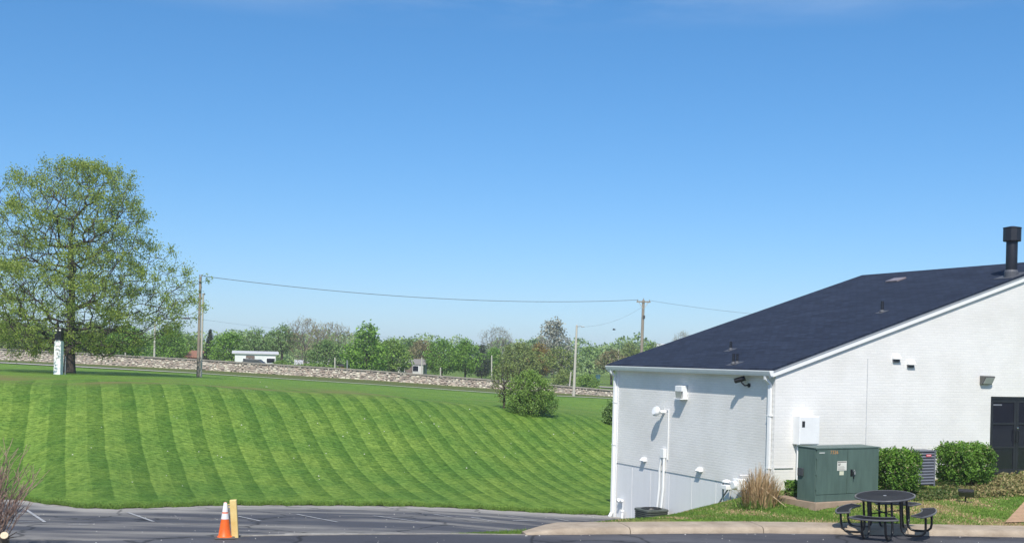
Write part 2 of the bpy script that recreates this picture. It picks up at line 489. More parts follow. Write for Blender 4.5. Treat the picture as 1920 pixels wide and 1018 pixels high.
US = np.concatenate([np.linspace(-1.6, -0.52, 40), np.linspace(-0.51, 0.16, 280), np.linspace(0.18, 1.6, 45)])
def lawn_rows(u):
    d0 = float(lot_edge(u))
    d0 += 0.10 * math.sin(u * 210) + 0.07 * math.sin(u * 517 + 1) + 0.05 * math.sin(u * 1190)
    return np.concatenate([np.linspace(d0, float(crest_d(u)), 60), np.linspace(float(crest_d(u)) + 0.6, 116, 60), np.geomspace(120, 2500, 34)])
lawn = sheet('lawn', US, lawn_rows, lawn_z, GRASS, {
    'bank': lambda u, d: sstep(0.3, 2.2, d - lot_edge(u)) * (1 - sstep(crest_d(u) - 1.0, crest_d(u) + 10.0, d)),
    'dry': lambda u, d: sstep(crest_d(u) - 2, crest_d(u) + 2, d) * (1 - sstep(crest_d(u) + 8, crest_d(u) + 20, d)) * (1 - 0.7 * sstep(-0.08, 0.0, u)),
    'verge': lambda u, d: sstep(96, 98, d) * (1 - sstep(113, 118, d)) + 0.5 * sstep(120, 150, d)})
structure(lawn)

lot = sheet('parking_lot', US, lambda u: np.concatenate([np.linspace(17.0, 22, 12), np.linspace(22.3, float(lot_edge(u)) + 0.7, 44)]), lot_z, ASPHALT_LOT,
            {'silt': lambda u, d: 0.95 * (1 - sstep(0.8, 3.0, lot_edge(u) - d))})
structure(lot)

# upper driveway: a sheet at z = 0 whose far edge follows the kerb and the broken lip left of it
edge_px = [(-400, 1016), (200, 1013), (410, 1009), (440, 1005.5), (560, 1003.5), (700, 1002), (850, 1001), (985, 1003)]
lip = [on_z(x, y, 0) for x, y in edge_px]
kerb_px = [(985, 1003), (1120, 1001.5), (1280, 1000), (1440, 999.5), (1560, 1001), (1700, 1003.5), (1920, 1007), (2300, 1014), (3000, 1030)]
kerb = [on_z(x, y, 0) for x, y in kerb_px]
def resample(pts, step):
    out_ = [pts[0].copy()]
    for a, b in zip(pts, pts[1:]):
        k = max(1, int((b - a).length / step))
        out_ += [a.lerp(b, (i + 1) / k) for i in range(k)]
    return out_
mb = MB()
far_edge = resample(lip, 0.5) + resample(kerb, 0.5)[1:]
rng = random.Random(4)
for i in range(len(far_edge) - 1):
    a, b = far_edge[i], far_edge[i + 1]
    rows = [1.0, 0.94, 0.85, 0.6, 0.3, -0.8]
    for k in range(len(rows) - 1):
        f0, f1 = rows[k], rows[k + 1]
        y0a, y1a, y0b, y1b = a.y * f0, a.y * f1, b.y * f0, b.y * f1
        mb.add([(a.x, y0a, 0.004), (b.x, y0b, 0.004), (b.x, y1b, 0.004), (a.x, y1a, 0.004)], [(0, 3, 2, 1)])
mb.add([(-160, -30, -0.02), (160, -30, -0.02), (160, 19, -0.02), (-160, 19, -0.02)], [(0, 1, 2, 3)])
driveway = structure(mb.build('driveway', ASPHALT_NEW))
# drop at the lip of the driveway
mb = MB()
rl = resample(lip[2:], 0.25)
for i in range(len(rl) - 1):
    a, b = rl[i], rl[i + 1]
    w = 0.045 + 0.02 * math.sin(i * 0.7) + 0.02 * math.sin(i * 1.9) + 0.22 * math.exp(-((i - 6) / 3.2) ** 2)
    n_ = Vector((0, 1, 0))
    mb.prism([a + Vector((0, 0, -0.2)), a + n_ * w + Vector((0, 0, -0.2)), a + n_ * w + Vector((0, 0, 0.016)), a + Vector((0, 0, 0.02))], (b - a) * 0.985)
lipo = structure(mb.build('driveway_lip', mat('worn_lip_concrete', (0.20, 0.185, 0.165), 0.9, 0.2, 2.5, 0.5, 50, col2=(0.40, 0.375, 0.335))))

# kerb and the concrete walk behind it
KERB_H, KERB_W = 0.13, 0.86
def kn(i, pts):
    a, b = pts[max(i - 1, 0)], pts[min(i + 1, len(pts) - 1)]
    t = (b - a).normalized()
    return Vector((-t.y, t.x, 0))
kr = resample(kerb, 0.28)
prof = [(0.0, -0.1), (0.0, 0.02), (0.02, 0.085), (0.06, 0.118), (0.12, KERB_H), (0.5, KERB_H + 0.006), (KERB_W, KERB_H), (KERB_W, -0.1)]
k = len(prof)
def kerb_ring(i, shrink=0.0):
    f = min(i, len(kr) - 1.001); a = int(f); p = kr[a].lerp(kr[a + 1], f - a); nn = kn(a, kr)
    s_ = min(1.0, i * 0.28 / 0.75)          # the kerb's end ramps down to the lip
    w_ = 0.012 * math.sin(i * 1.3) + 0.01 * math.sin(i * 3.1)
    return [p + nn * (shrink + w * (0.35 + 0.65 * s_) * (1 - shrink)) + Vector((0, w_, (z * (0.25 + 0.75 * s_) if z > 0 else z) - shrink * (z > 0))) for w, z in prof]
def kerb_mesh(i0, i1, shrink=0.0):
    m_ = MB(); st_ = [i0] + list(range(int(math.floor(i0)) + 1, int(math.ceil(i1)))) + [i1]
    rings = [kerb_ring(q, shrink) for q in st_]
    V = [v for q in rings for v in q]
    m_.add(V, [(i * k + j, (i + 1) * k + j, (i + 1) * k + j + 1, i * k + j + 1) for i in range(len(rings) - 1) for j in range(k - 1)])
    m_.add(rings[0], [tuple(range(k))[::-1]]); m_.add(rings[-1], [tuple(range(k))])
    return m_
kerb_o = structure(kerb_mesh(0, len(kr) - 1.01, 0.025).build('kerb', mat('dark_joint_grit', (0.12, 0.10, 0.08), 0.95, 0.2)))
pos_ = 0.0; r_k = random.Random(2)
while pos_ < len(kr) - 3:
    L_ = r_k.choice((9.4, 10.6, 11.2)) if pos_ > 0 else 7.3
    e_ = min(pos_ + L_, len(kr) - 1.01)
    sl = kerb_mesh(pos_ + 0.03, e_ - 0.03).build('kerb_slab', CONCRETE, kerb_o, smooth=True)
    pos_ = e_

# ------------------------------------------------------------------ building frame
ANG = math.atan2(0.418, 0.909)
G = Vector((math.cos(ANG), math.sin(ANG), 0)); D = Vector((-math.sin(ANG), math.cos(ANG), 0))
NC = Vector((0.225 * 28.9, 28.9, 0))       # near corner
LE, HALF, PITCH, EAVE = 7.9, 9.74, 0.329, 3.33
def to_local(p):
    q = p - NC
    return Vector((q.dot(G), q.dot(D), q.z))
def to_world(g, d, z): return NC + G * g + D * d + Vector((0, 0, z))
def eave_at(x, y, off=0.0):               # pixel on the eave wall (local g = -off)
    return to_local(on_plane(x, y, NC - G * off, G))
def gable_at(x, y, off=0.0):
    return to_local(on_plane(x, y, NC - D * off, D))

# yard around the building: smooth surface through spot heights
spots = [(0.6, 24.2, -0.05), (2.4, 24.9, 0.09), (5.2, 25.05, 0.12), (8, 25.25, 0.125), (10.9, 25.4, 0.125), (15, 25.9, 0.13), (22, 27.5, 0.15), (35, 31, 0.2),
         (6.5, 28.6, 0.36), (5.7, 27.3, 0.14), (9.2, 26.7, 0.26), (13, 31.4, 0.58), (9.8, 30, 0.50), (13, 27.5, 0.30), (20, 33, 0.62), (30, 38, 0.7), (12, 35, 0.5),
         (5.6, 30.6, -0.20), (4.9, 32.1, -0.66), (4.2, 33.6, -1.18), (3.2, 36.1, -1.38), (2.5, 38, -1.45), (3.3, 26.8, -0.10), (3.4, 29, -0.6), (3.2, 31, -1.05),
         (1.6, 26.5, -0.5), (2.2, 29.5, -0.95), (1.5, 33, -1.3), (0, 28, -0.9), (4.6, 26.2, 0.06), (4.5, 28.3, -0.06)]
SP = np.array(spots)
def _k(r): return np.where(r > 0, r * r * np.log(np.maximum(r, 1e-9)), 0)
n_ = len(SP)
A_ = np.zeros((n_ + 3, n_ + 3))
A_[:n_, :n_] = _k(np.linalg.norm(SP[:, None, :2] - SP[None, :, :2], axis=2)) + np.eye(n_) * 0.02
A_[:n_, n_] = 1; A_[:n_, n_ + 1:] = SP[:, :2]; A_[n_:, :n_] = A_[:n_, n_:].T
W_ = np.linalg.solve(A_, np.concatenate([SP[:, 2], np.zeros(3)]))
def yard_z(x, y):
    x = np.asarray(x, float); y = np.asarray(y, float)
    r = np.sqrt((x[..., None] - SP[:, 0]) ** 2 + (y[..., None] - SP[:, 1]) ** 2)
    return _k(r) @ W_[:n_] + W_[n_] + W_[n_ + 1] * x + W_[n_ + 2] * y
back = [p + kn(i, kr) * (KERB_W - 0.04) for i, p in enumerate(kr)]
bx_ = np.array([p.x for p in back]); by_ = np.array([p.y for p in back])
cols = np.concatenate([np.linspace(0.7, 16, 110), np.linspace(16.5, 40, 40)])
V = []; nr = 50
for x in cols:
    y0 = float(np.interp(x, bx_, by_)); ys = y0 + np.linspace(0, 1, nr) ** 1.2 * 16
    z = yard_z(np.full(nr, x), ys) + 0.012 * np.sin(x * 7 + ys * 9)
    z[0] = min(z[0], KERB_H - 0.01)
    V.append(np.stack([np.full(nr, x), ys, z], 1))
V = np.concatenate(V)
i = np.arange(len(cols) - 1)[:, None] * nr + np.arange(nr - 1)[None, :]
yard = link('yard_ground', np_mesh('yard_ground', V, np.stack([i, i + nr, i + nr + 1, i + 1], -1).reshape(-1, 4)), ROUGH_GRASS, None, True)
structure(yard)

# tan paved path running from the kerb towards the door
mb = MB(); A_p, B_p = on_z(1884, 982, 0.13), on_z(1930, 938, 0.33); w_p = Vector((2.4, 0.5, 0))
vs = []
for i_ in range(13):
    for j_ in range(7):
        q = A_p.lerp(B_p, i_ / 12) + w_p * (j_ / 6)
        vs.append((q.x, q.y, float(yard_z(q.x, q.y)) + 0.035))
mb.add(vs, [(i_ * 7 + j_, i_ * 7 + j_ + 1, i_ * 7 + j_ + 8, i_ * 7 + j_ + 7) for i_ in range(12) for j_ in range(6)])
structure(mb.build('path', mat('tan_paving', (0.40, 0.255, 0.155), 0.9, 0.15, 6, 0.4, 40), smooth=True))
# sidewalk across the top of the lawn
side_px = [-900, -300, 0, 106, 372, 560, 730, 904, 1030, 1147, 1400, 2200]
mb = MB()
for a, b in zip(np.linspace(-0.95, 0.5, 120)[:-1], np.linspace(-0.95, 0.5, 120)[1:]):
    w = lambda u: 3.4 - 2.0 * float(sstep(-0.40, -0.22, u))
    q = [(a, 94.3), (b, 94.3), (b, 94.3 + w(b)), (a, 94.3 + w(a))]
    mb.add([(u * d, d, float(lawn_z(u, d)) + 0.06) for u, d in q], [(0, 1, 2, 3)])
structure(mb.build('sidewalk', PALE_CONCRETE))
# street behind the stone wall
mb = MB()
for a, b in zip(np.linspace(-0.6, 0.35, 80)[:-1], np.linspace(-0.6, 0.35, 80)[1:]):
    q = [(a, 143), (b, 143), (b, 149), (a, 149)]
    mb.add([(u * d, d, float(lawn_z(u, d)) + 0.10) for u, d in q], [(0, 1, 2, 3)])
structure(mb.build('street', mat('pale_street', (0.36, 0.33, 0.29), 0.9, 0.1)))

# ------------------------------------------------------------------ the white brick building
ROOF = mat('charcoal_shingle', (0.017, 0.024, 0.044), 0.9, 0.0, 1.2, 0.6, 30, spec=0.2, col2=(0.025, 0.035, 0.061), stretch=(1.2, 0.6, 1.2), detail=8)
def shingle(m):
    n, l = m.node_tree.nodes, m.node_tree.links
    b = n['Principled BSDF']
    t = n.new('ShaderNodeTexCoord'); s = n.new('ShaderNodeSeparateXYZ'); c = n.new('ShaderNodeCombineXYZ')
    l.new(t.outputs['Object'], s.inputs[0]); l.new(s.outputs['Y'], c.inputs['X']); l.new(s.outputs['X'], c.inputs['Y'])
    br = n.new('ShaderNodeTexBrick'); inp(br, 'Scale', 1.0); inp(br, 'Brick Width', 0.32); inp(br, 'Row Height', 0.14); inp(br, 'Mortar Size', 0.012)
    inp(br, 'Color1', (1.28, 1.28, 1.28, 1)); inp(br, 'Color2', (0.80, 0.80, 0.82, 1)); inp(br, 'Mortar', (0.55, 0.55, 0.55, 1))
    l.new(c.outputs[0], br.inputs['Vector'])
    src = b.inputs['Base Color'].links[0].from_socket
    mm = n.new('ShaderNodeMixRGB'); mm.blend_type = 'MULTIPLY'; inp(mm, 'Fac', 0.8)
    l.new(src, mm.inputs['Color1']); l.new(br.outputs['Color'], mm.inputs['Color2']); l.new(mm.outputs[0], b.inputs['Base Color'])
shingle(ROOF)
bld = thing('office_building', 'white painted brick building with a dark shingle gable roof', 'building', NC, ANG)
BW_G, BW_E = brick_material('painted_brick_gable', 'X'), brick_material('painted_brick_eave', 'Y', 0.55)
def roof_z(g): return EAVE + PITCH * ((g if g <= HALF else 2 * HALF - g) + 0.15)
WT = -0.05
dl = gable_at(1858, 743); DG0, DZ1 = dl.x, dl.z
DZ0 = gable_at(1858, 890).z
DG1 = DG0 + 2.06
WID = 2 * HALF
mb = MB()
def wall_strip(g0, g1, z0):
    tops = [(g1, 0, roof_z(g1) + WT)] + ([(HALF, 0, roof_z(HALF) + WT)] if g0 < HALF < g1 else []) + [(g0, 0, roof_z(g0) + WT)]
    for y in (0.0, 0.2):
        p = [(g0, y, z0), (g1, y, z0)] + [(a, y, c) for a, _, c in tops]
        mb.add(p, [tuple(range(len(p)))])
wall_strip(0, DG0, -0.4); wall_strip(DG0, DG1, DZ1); wall_strip(DG1, WID, -0.4)
mb.add([(0, 0, -0.4), (0, 0.2, -0.4), (0, 0.2, roof_z(0) + WT), (0, 0, roof_z(0) + WT)], [(0, 1, 2, 3)])
for g in (DG0, DG1): mb.add([(g, 0, -0.4), (g, 0.2, -0.4), (g, 0.2, DZ1), (g, 0, DZ1)], [(0, 1, 2, 3)])
mb.add([(DG0, 0, DZ1), (DG1, 0, DZ1), (DG1, 0.2, DZ1), (DG0, 0.2, DZ1)], [(0, 1, 2, 3)])
mb.build('brick_wall', BW_G, bld)
mb = MB(); mb.box(0, 0.2, 0.2, LE, 0.37, roof_z(0) + WT); mb.build('brick_wall', BW_E, bld)
mb = MB()   # far gable and rear wall close the shell
p = [(0.2, LE, -1.6), (WID, LE, -1.6), (WID, LE, roof_z(WID) + WT), (HALF, LE, roof_z(HALF) + WT), (0.2, LE, roof_z(0.2) + WT)]
mb.prism(p, (0, -0.2, 0)); mb.box(WID - 0.2, WID - 0.001, 0.2, LE - 0.2, -0.4, roof_z(WID) - 0.08)
mb.build('rear_wall', BW_G, bld)
FOUND = mat('painted_concrete', (0.72, 0.725, 0.73), 0.7, 0.03, 1.5, 0.3, 50, stretch=(3, 3, 0.4))
cuts = [0.2, 1.35, 2.45, 3.6, 4.75, 5.75, 6.8, LE]
for a, b in zip(cuts, cuts[1:]):
    mb = MB(); mb.box(0.022, 0.18, a + 0.006, b - 0.006, -1.7, 0.366); mb.build('foundation_panel', FOUND, bld, bevel=0.006)
mb = MB(); mb.box(0.04, 0.17, 0.21, LE - 0.01, -1.7, 0.36); mb.build('foundation_core', FOUND, bld)
# roof slabs
T = 0.05
mb = MB()
RD0, RD1 = -0.10, LE + 0.22
for s_ in (0, 1):
    gg = [(-0.22), HALF]
    a = [(g, RD0, EAVE + PITCH * (g + 0.15)) for g in gg]
    if s_: a = [(2 * HALF - x, y, z) for x, y, z in a]
    p = [Vector(a[0]), Vector(a[1]), Vector(a[1]) + Vector((0, 0, T)), Vector(a[0]) + Vector((0, 0, T))]
    mb.prism(p, (0, RD1 - RD0, 0))
roof = mb.build('roof', ROOF, bld)
mb = MB()
for s_ in (0, 1):
    f = (lambda g: g) if not s_ else (lambda g: 2 * HALF - g)
    for y0, y1 in ((-0.065, -0.002), (LE + 0.002, LE + 0.17)):
        p = [Vector((f(g), y0, EAVE + PITCH * (g + 0.15) + dz)) for g, dz in ((-0.2, -0.004), (HALF - 0.002, -0.004), (HALF - 0.002, -0.17), (-0.2, -0.17))]
        mb.prism(p, (0, y1 - y0, 0))
mb.build('rake_board', WHITE, bld)
mb = MB()
for s_ in (0, 1):
    f = (lambda g: g) if not s_ else (lambda g: 2 * HALF - g)
    p = [Vector((f(g), -0.085, EAVE + PITCH * (g + 0.15) + dz)) for g, dz in ((-0.2, -0.006), (HALF - 0.002, -0.006), (HALF - 0.002, -0.045), (-0.2, -0.045))]
    mb.prism(p, (0, 0.019, 0))
mb.build('drip_edge', mat('grey_drip_edge', (0.42, 0.42, 0.44), 0.5, 0.05), bld)
mb = MB(); mb.box(-0.16, -0.001, -0.06, LE + 0.1, 3.20, 3.31); mb.build('soffit', WHITE, bld)
mb = MB()
gp = [(-0.162, 3.19), (-0.24, 3.19), (-0.262, 3.24), (-0.285, 3.30), (-0.285, 3.325), (-0.272, 3.325), (-0.272, 3.305), (-0.25, 3.24), (-0.235, 3.202), (-0.162, 3.202)]
mb.prism([(g, -0.12, z) for g, z in gp], (0, LE + 0.30, 0))
mb.prism([(g, -0.124, z) for g, z in ((-0.162, 3.19), (-0.24, 3.19), (-0.285, 3.30), (-0.285, 3.325), (-0.162, 3.325))], (0, -0.004, 0))
mb.build('gutter', WHITE_METAL, bld)
def downspout(d, z0):
    m_ = MB()
    m_.tube([(-0.2, d, 3.2), (-0.2, d, 3.12), (-0.06, d, 2.98), (-0.058, d, z0 + 0.15), (-0.14, d, z0)], 0.052, 4)
    o = m_.build('downspout', WHITE_METAL, bld)
    for z in (0.9, 2.2):
        q = MB(); q.box(-0.103, -0.002, d - 0.058, d + 0.058, z, z + 0.025); q.build('strap', WHITE_METAL, o)
    return o
downspout(0.13, 0.15); downspout(LE - 0.07, -1.3)
q = MB(); q.box(-0.02, -0.001, LE - 0.2, LE, -1.5, 3.2); q.build('corner_board', WHITE, bld)
# flues and vents on the roof
rn = (Vector((0, 0, 1)) - G * PITCH).normalized()
rp = to_world(-0.15, 0, EAVE + T)
def roof_at(x, y): return to_local(on_plane(x, y, rp, rn))
FLUE = mat('dark_flue_metal', (0.012, 0.014, 0.022), 0.45, 0.15)
FLASH = mat('grey_flashing', (0.075, 0.08, 0.095), 0.6, 0.1)
c = roof_at(1896, 517)
mb = MB(); mb.lathe([(0.15, -0.15), (0.15, 0.18), (0.152, 0.19), (0.152, 1.02), (0.15, 1.03)], 20, c)
flue = mb.build('chimney_flue', FLUE, roof, True)
mb = MB()
mb.lathe([(0.235, 0.95), (0.24, 0.97), (0.24, 1.30), (0.25, 1.31), (0.25, 1.33), (0.06, 1.37)], 10, c)
mb.build('chimney_cap', FLUE, roof)
Mr = Matrix.Rotation(-math.atan(PITCH), 4, 'Y')
mb = MB(); mb.lathe([(0.19, -0.05), (0.19, 0.10), (0.155, 0.16)], 18, c); mb.box(-0.33, 0.33, -0.33, 0.33, 0.002, 0.012, Matrix.Translation(c) @ Mr); mb.build('flashing', FLASH, roof)
for x, y, h, r in ((1375, 682, 0.27, 0.035), (1382, 681, 0.25, 0.035), (1370, 656, 0.24, 0.035), (1654, 585, 0.30, 0.045)):
    c = roof_at(x, y)
    mb = MB(); mb.lathe([(r, -0.06), (r, h), (r * 0.8, h)], 12, c); mb.build('vent_pipe', FLUE, roof, True)
    mb = MB(); mb.box(-0.16, 0.14, -0.13, 0.13, 0.003, 0.010, Matrix.Translation(c) @ Mr); mb.lathe([(r * 2, 0.0), (r * 1.15, 0.06)], 12, c); mb.build('flashing', FLASH, roof)
c = roof_at(1680, 526)
mb = MB(); mb.box(-0.2, 0.2, -0.26, 0.26, 0.0, 0.05, Matrix.Translation(c) @ Mr); mb.build('skylight', mat('weathered_skylight', (0.22, 0.185, 0.19), 0.4, 0.2), roof, bevel=0.01)
# glazed double door
DOORM = mat('dark_bronze_frame', (0.018, 0.019, 0.024), 0.4, 0.2)
GLASS = mat('dark_door_glass', (0.012, 0.014, 0.022), 0.06, 0.1)
mb = MB()
y0, y1 = 0.03, 0.12
mb.box(DG0, DG0 + 0.06, y0, y1, DZ0 - 0.02, DZ1); mb.box(DG1 - 0.06, DG1, y0, y1, DZ0 - 0.02, DZ1); mb.box(DG0 + 0.06, DG1 - 0.06, y0, y1, DZ1 - 0.07, DZ1)
mb.build('door_frame', DOORM, bld)
gm = (DG0 + DG1) / 2
for k_, (a, b) in enumerate(((DG0 + 0.065, gm - 0.004), (gm + 0.004, DG1 - 0.065))):
    zs = [DZ0 + 0.01, DZ0 + 0.74, DZ0 + 1.39, DZ1 - 0.075]
    mb = MB()
    st = 0.085
    mb.box(a, a + st, 0.05, 0.095, zs[0], zs[3]); mb.box(b - st, b, 0.05, 0.095, zs[0], zs[3])
    rails = [(zs[0], zs[0] + 0.13), (zs[1] - 0.025, zs[1] + 0.025), (zs[2] - 0.025, zs[2] + 0.025), (zs[3] - 0.09, zs[3])]
    for r0, r1 in rails: mb.box(a + st, b - st, 0.05, 0.095, r0, r1)
    dr = mb.build('door', DOORM, bld, bevel=0.004)
    for (r0, r1), (r2, r3) in zip(rails, rails[1:]):
        mb = MB(); mb.box(a + st + 0.001, b - st - 0.001, 0.068, 0.076, r1 + 0.001, r2 - 0.001); mb.build('pane', GLASS, dr)
    hx = b - 0.045 if k_ == 0 else a + 0.045
    mb = MB(); mb.tube([(hx, 0.05, DZ0 + 0.88), (hx, -0.01, DZ0 + 0.88), (hx, -0.01, DZ0 + 1.2), (hx, 0.05, DZ0 + 1.2)], 0.013, 8); mb.build('handle', BLACK, dr, True)
    if k_ == 1:
        mb = MB(); mb.lathe([(0.024, 0), (0.024, 0.012), (0.01, 0.016)], 14, (hx, 0.05, DZ0 + 1.27), Matrix.Rotation(math.pi / 2, 4, 'X')); mb.build('lock', mat('chrome', (0.7, 0.7, 0.7), 0.2, 0.05, metal=1.0), dr, True)
    else:
        mb = MB(); mb.box(a + 0.10, a + 0.42, 0.062, 0.066, zs[3] - 0.175, zs[3] - 0.135); mb.build('sticker', mat('grey_sticker', (0.16, 0.17, 0.20), 0.5, 0.05), dr)
mb = MB(); mb.box(DG0 - 0.02, DG1 + 0.02, -0.08, 0.12, DZ0 - 0.10, DZ0 - 0.022); mb.build('threshold', PALE_CONCRETE, bld)
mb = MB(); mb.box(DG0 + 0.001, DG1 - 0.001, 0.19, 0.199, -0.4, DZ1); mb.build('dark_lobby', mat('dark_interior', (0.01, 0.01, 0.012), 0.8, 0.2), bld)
# vertical control joint and a low conduit on the gable
a = gable_at(1627, 672); b = gable_at(1623, 828)
mb = MB(); mb.box(a.x - 0.011, a.x + 0.011, -0.006, 0.002, b.z - 0.6, a.z); mb.build('control_joint', mat('grey_sealant', (0.50, 0.51, 0.52), 0.7, 0.1), bld)
a = gable_at(1459, 877); b = gable_at(1486, 877)
mb = MB(); mb.tube([(0.02, -0.018, a.z), (b.x, -0.018, a.z)], 0.013, 8); mb.build('conduit', mat('grey_conduit', (0.55, 0.55, 0.55), 0.5, 0.05), bld, True)

def mounted(name, label, cat, loc, group=None):
    """thing fixed to the building: local axes run along the gable (x), into the building along the eave (y), up (z)"""
    return thing(name, label, cat, to_world(*loc), ANG, group)
# exhaust hoods on the gable
DARKSLOT = mat('vent_shadow_grille', (0.10, 0.10, 0.11), 0.7, 0.1)
for (x, y), lab in (((1679, 672), 'white exhaust vent hood, the upper left of two on the gable wall'), ((1706, 682.5), 'white exhaust vent hood, the lower right of two on the gable wall')):
    p = gable_at(x, y)
    t = mounted('exhaust_vent', lab, 'vent', (p.x, 0, p.z), 'exhaust hoods high on the gable wall')
    mb = MB(); w, h, dp = 0.12, 0.10, 0.11
    mb.prism([(-w, -0.001, h), (-w, -0.03, h), (-w, -dp, 0.0), (-w, -dp, -0.02), (-w, -0.001, -0.02)], (2 * w, 0, 0)); mb.build('hood', WHITE_METAL, t, bevel=0.004)
    mb = MB(); mb.box(-w + 0.015, w - 0.015, -0.045, -0.002, -0.095, -0.021); mb.build('damper', DARKSLOT, t)
    mb = MB(); mb.box(-w - 0.02, w + 0.02, -0.006, -0.0005, -0.12, h + 0.02); mb.build('flange', WHITE_METAL, t)
# wall pack light by the door
p = gable_at(1846, 713)
t = mounted('wall_light', 'dark bronze wall pack light above the hedge left of the door', 'wall light', (p.x, 0, p.z))
mb = MB(); w = 0.18
mb.prism([(-w, -0.001, 0.13), (-w, -0.20, 0.12), (-w, -0.205, 0.09), (-w, -0.09, -0.11), (-w, -0.001, -0.11)], (2 * w, 0, 0)); mb.build('housing', mat('bronze_housing', (0.10, 0.10, 0.095), 0.45, 0.15), t, bevel=0.012)
mb = MB(); mb.prism([(-w + 0.03, -0.203, 0.075), (-w + 0.03, -0.212, 0.072), (-w + 0.03, -0.108, -0.092), (-w + 0.03, -0.097, -0.09)], (2 * w - 0.06, 0, 0)); mb.build('lens', mat('frosted_lens', (0.55, 0.56, 0.56), 0.25, 0.05), t)
# meter box on the gable
p0, p1 = gable_at(1487, 779), gable_at(1487, 832)
t = mounted('meter_cabinet', 'white electric cabinet on the gable wall behind the green transformer', 'electric box', (p0.x, 0, p1.z))
h = p0.z - p1.z; w = 0.62
mb = MB(); mb.box(0, w, -0.26, -0.001, 0, h); cab = mb.build('cabinet', WHITE_METAL, t, bevel=0.008)
mb = MB(); mb.box(0.02, w - 0.02, -0.27, -0.2605, 0.02, h - 0.02); mb.build('cover', WHITE_METAL, t, bevel=0.005)
mb = MB(); mb.box(0.07, 0.155, -0.277, -0.2705, h - 0.27, h - 0.12); mb.build('meter_window', mat('dark_window', (0.03, 0.035, 0.04), 0.15, 0.1), t)
for gx in (0.09, 0.17):
    mb = MB(); mb.tube([(gx, -0.1, 0), (gx, -0.1, -1.3)], 0.026, 10); mb.build('riser_pipe', WHITE_METAL, t, True)

# ---- fixtures on the eave wall (local -x points out of the wall)
p = eave_at(1283, 735)
t = mounted('box_light', 'white box shaped wall light high on the shaded side wall', 'wall light', (0, p.y, p.z))
mb = MB(); mb.prism([(-0.001, -0.17, 0.19), (-0.20, -0.17, 0.17), (-0.20, -0.17, 0.02), (-0.15, -0.17, 0.02), (-0.13, -0.17, -0.17), (-0.001, -0.17, -0.17)], (0, 0.34, 0)); mb.build('housing', WHITE_METAL, t, bevel=0.01)
mb = MB(); mb.prism([(-0.205, -0.14, 0.02), (-0.19, -0.14, 0.02), (-0.17, -0.14, -0.16), (-0.185, -0.14, -0.16)], (0, 0.28, 0)); mb.build('lens', mat('grey_lens', (0.34, 0.35, 0.33), 0.3, 0.05), t)
mb = MB(); mb.box(-0.24, -0.001, -0.19, 0.19, -0.20, -0.172); mb.build('bottom_tray', WHITE_METAL, t, bevel=0.004)
p = eave_at(1246, 772)
t = mounted('dome_light', 'round white floodlight on a short arm on the shaded side wall', 'wall light', (0, p.y, p.z))
mb = MB(); mb.tube([(-0.001, 0, 0), (-0.09, 0, 0), (-0.16, 0.02, 0.0)], 0.05, 12); mb.build('arm', WHITE_METAL, t, True)
mb = MB(); mb.lathe([(0.02, -0.09), (0.09, -0.07), (0.14, 0.0), (0.145, 0.05), (0.12, 0.09), (0.03, 0.10)], 20, (-0.24, 0.03, 0.01), Matrix.Rotation(math.radians(-70), 4, 'Y')); mb.build('dome', WHITE_METAL, t, True)
mb = MB(); mb.lathe([(0.06, 0), (0.06, 0.02)], 14, (-0.0005, 0, 0), Matrix.Rotation(math.radians(-90), 4, 'Y')); mb.build('wall_plate', WHITE_METAL, t)
a, b, e = eave_at(1255, 768), eave_at(1254, 862), eave_at(1242, 952)
t = mounted('conduit_run', 'white conduit with a junction box running down the side wall', 'conduit', (0, a.y, b.z))
mb = MB(); mb.tube([(-0.02, 0.06, a.z - b.z), (-0.02, 0, a.z - b.z), (-0.02, 0, 0)], 0.016, 8); mb.build('upper_conduit', WHITE_METAL, t, True)
j = eave_at(1246, 850)
mb = MB(); mb.box(-0.10, -0.001, j.y - a.y - 0.09, j.y - a.y + 0.09, j.z - b.z - 0.12, j.z - b.z + 0.14); mb.build('junction_box', WHITE_METAL, t, bevel=0.006)
for k_, off in enumerate((0.06, -0.05)):
    y_ = j.y - a.y + off
    mb = MB(); mb.tube([(-0.05, y_, j.z - b.z - 0.1), (-0.05, y_ + (0.10 if k_ == 0 else 0.0), j.z - b.z - 0.4), (-0.04, y_ + (0.12 if k_ == 0 else 0.02), j.z - b.z - 1.0), (-0.07, y_ + 0.1 + (0.10 if k_ == 0 else 0.0), e.z - b.z - 0.3)], 0.036, 10); mb.build('line_set_pipe', WHITE_METAL, t, True)
for (x, y), lab in (((1209, 861), 'small white dryer vent low on the side wall near its far end'), ((1314, 880), 'small white dryer vent in the middle of the side wall at floor level')):
    p = eave_at(x, y)
    t = mounted('wall_vent', lab, 'vent', (0, p.y, p.z), 'small vents low on the side wall')
    mb = MB(); mb.prism([(-0.001, -0.10, 0.06), (-0.04, -0.10, 0.06), (-0.13, -0.10, -0.03), (-0.12, -0.10, -0.05), (-0.001, -0.10, -0.05)], (0, 0.20, 0)); mb.build('hood', WHITE_METAL, t, bevel=0.004)
    mb = MB(); mb.box(-0.09, -0.001, -0.08, 0.08, -0.07, -0.051); mb.build('damper', mat('pale_grille', (0.5, 0.5, 0.5), 0.6, 0.05), t)
p = eave_at(1405, 722)
t = mounted('security_camera', 'black bullet security camera on a bracket under the eave', 'camera', (0, p.y, p.z))
mb = MB(); mb.lathe([(0.055, 0), (0.055, 0.025)], 14, (-0.0005, 0, 0), Matrix.Rotation(math.radians(-90), 4, 'Y')); mb.build('mount', BLACK, t)
mb = MB(); mb.tube([(-0.02, 0, 0.0), (-0.12, 0.02, -0.01), (-0.17, 0.08, 0.05), (-0.18, 0.10, 0.11)], 0.02, 8); mb.build('bracket', BLACK, t, True)
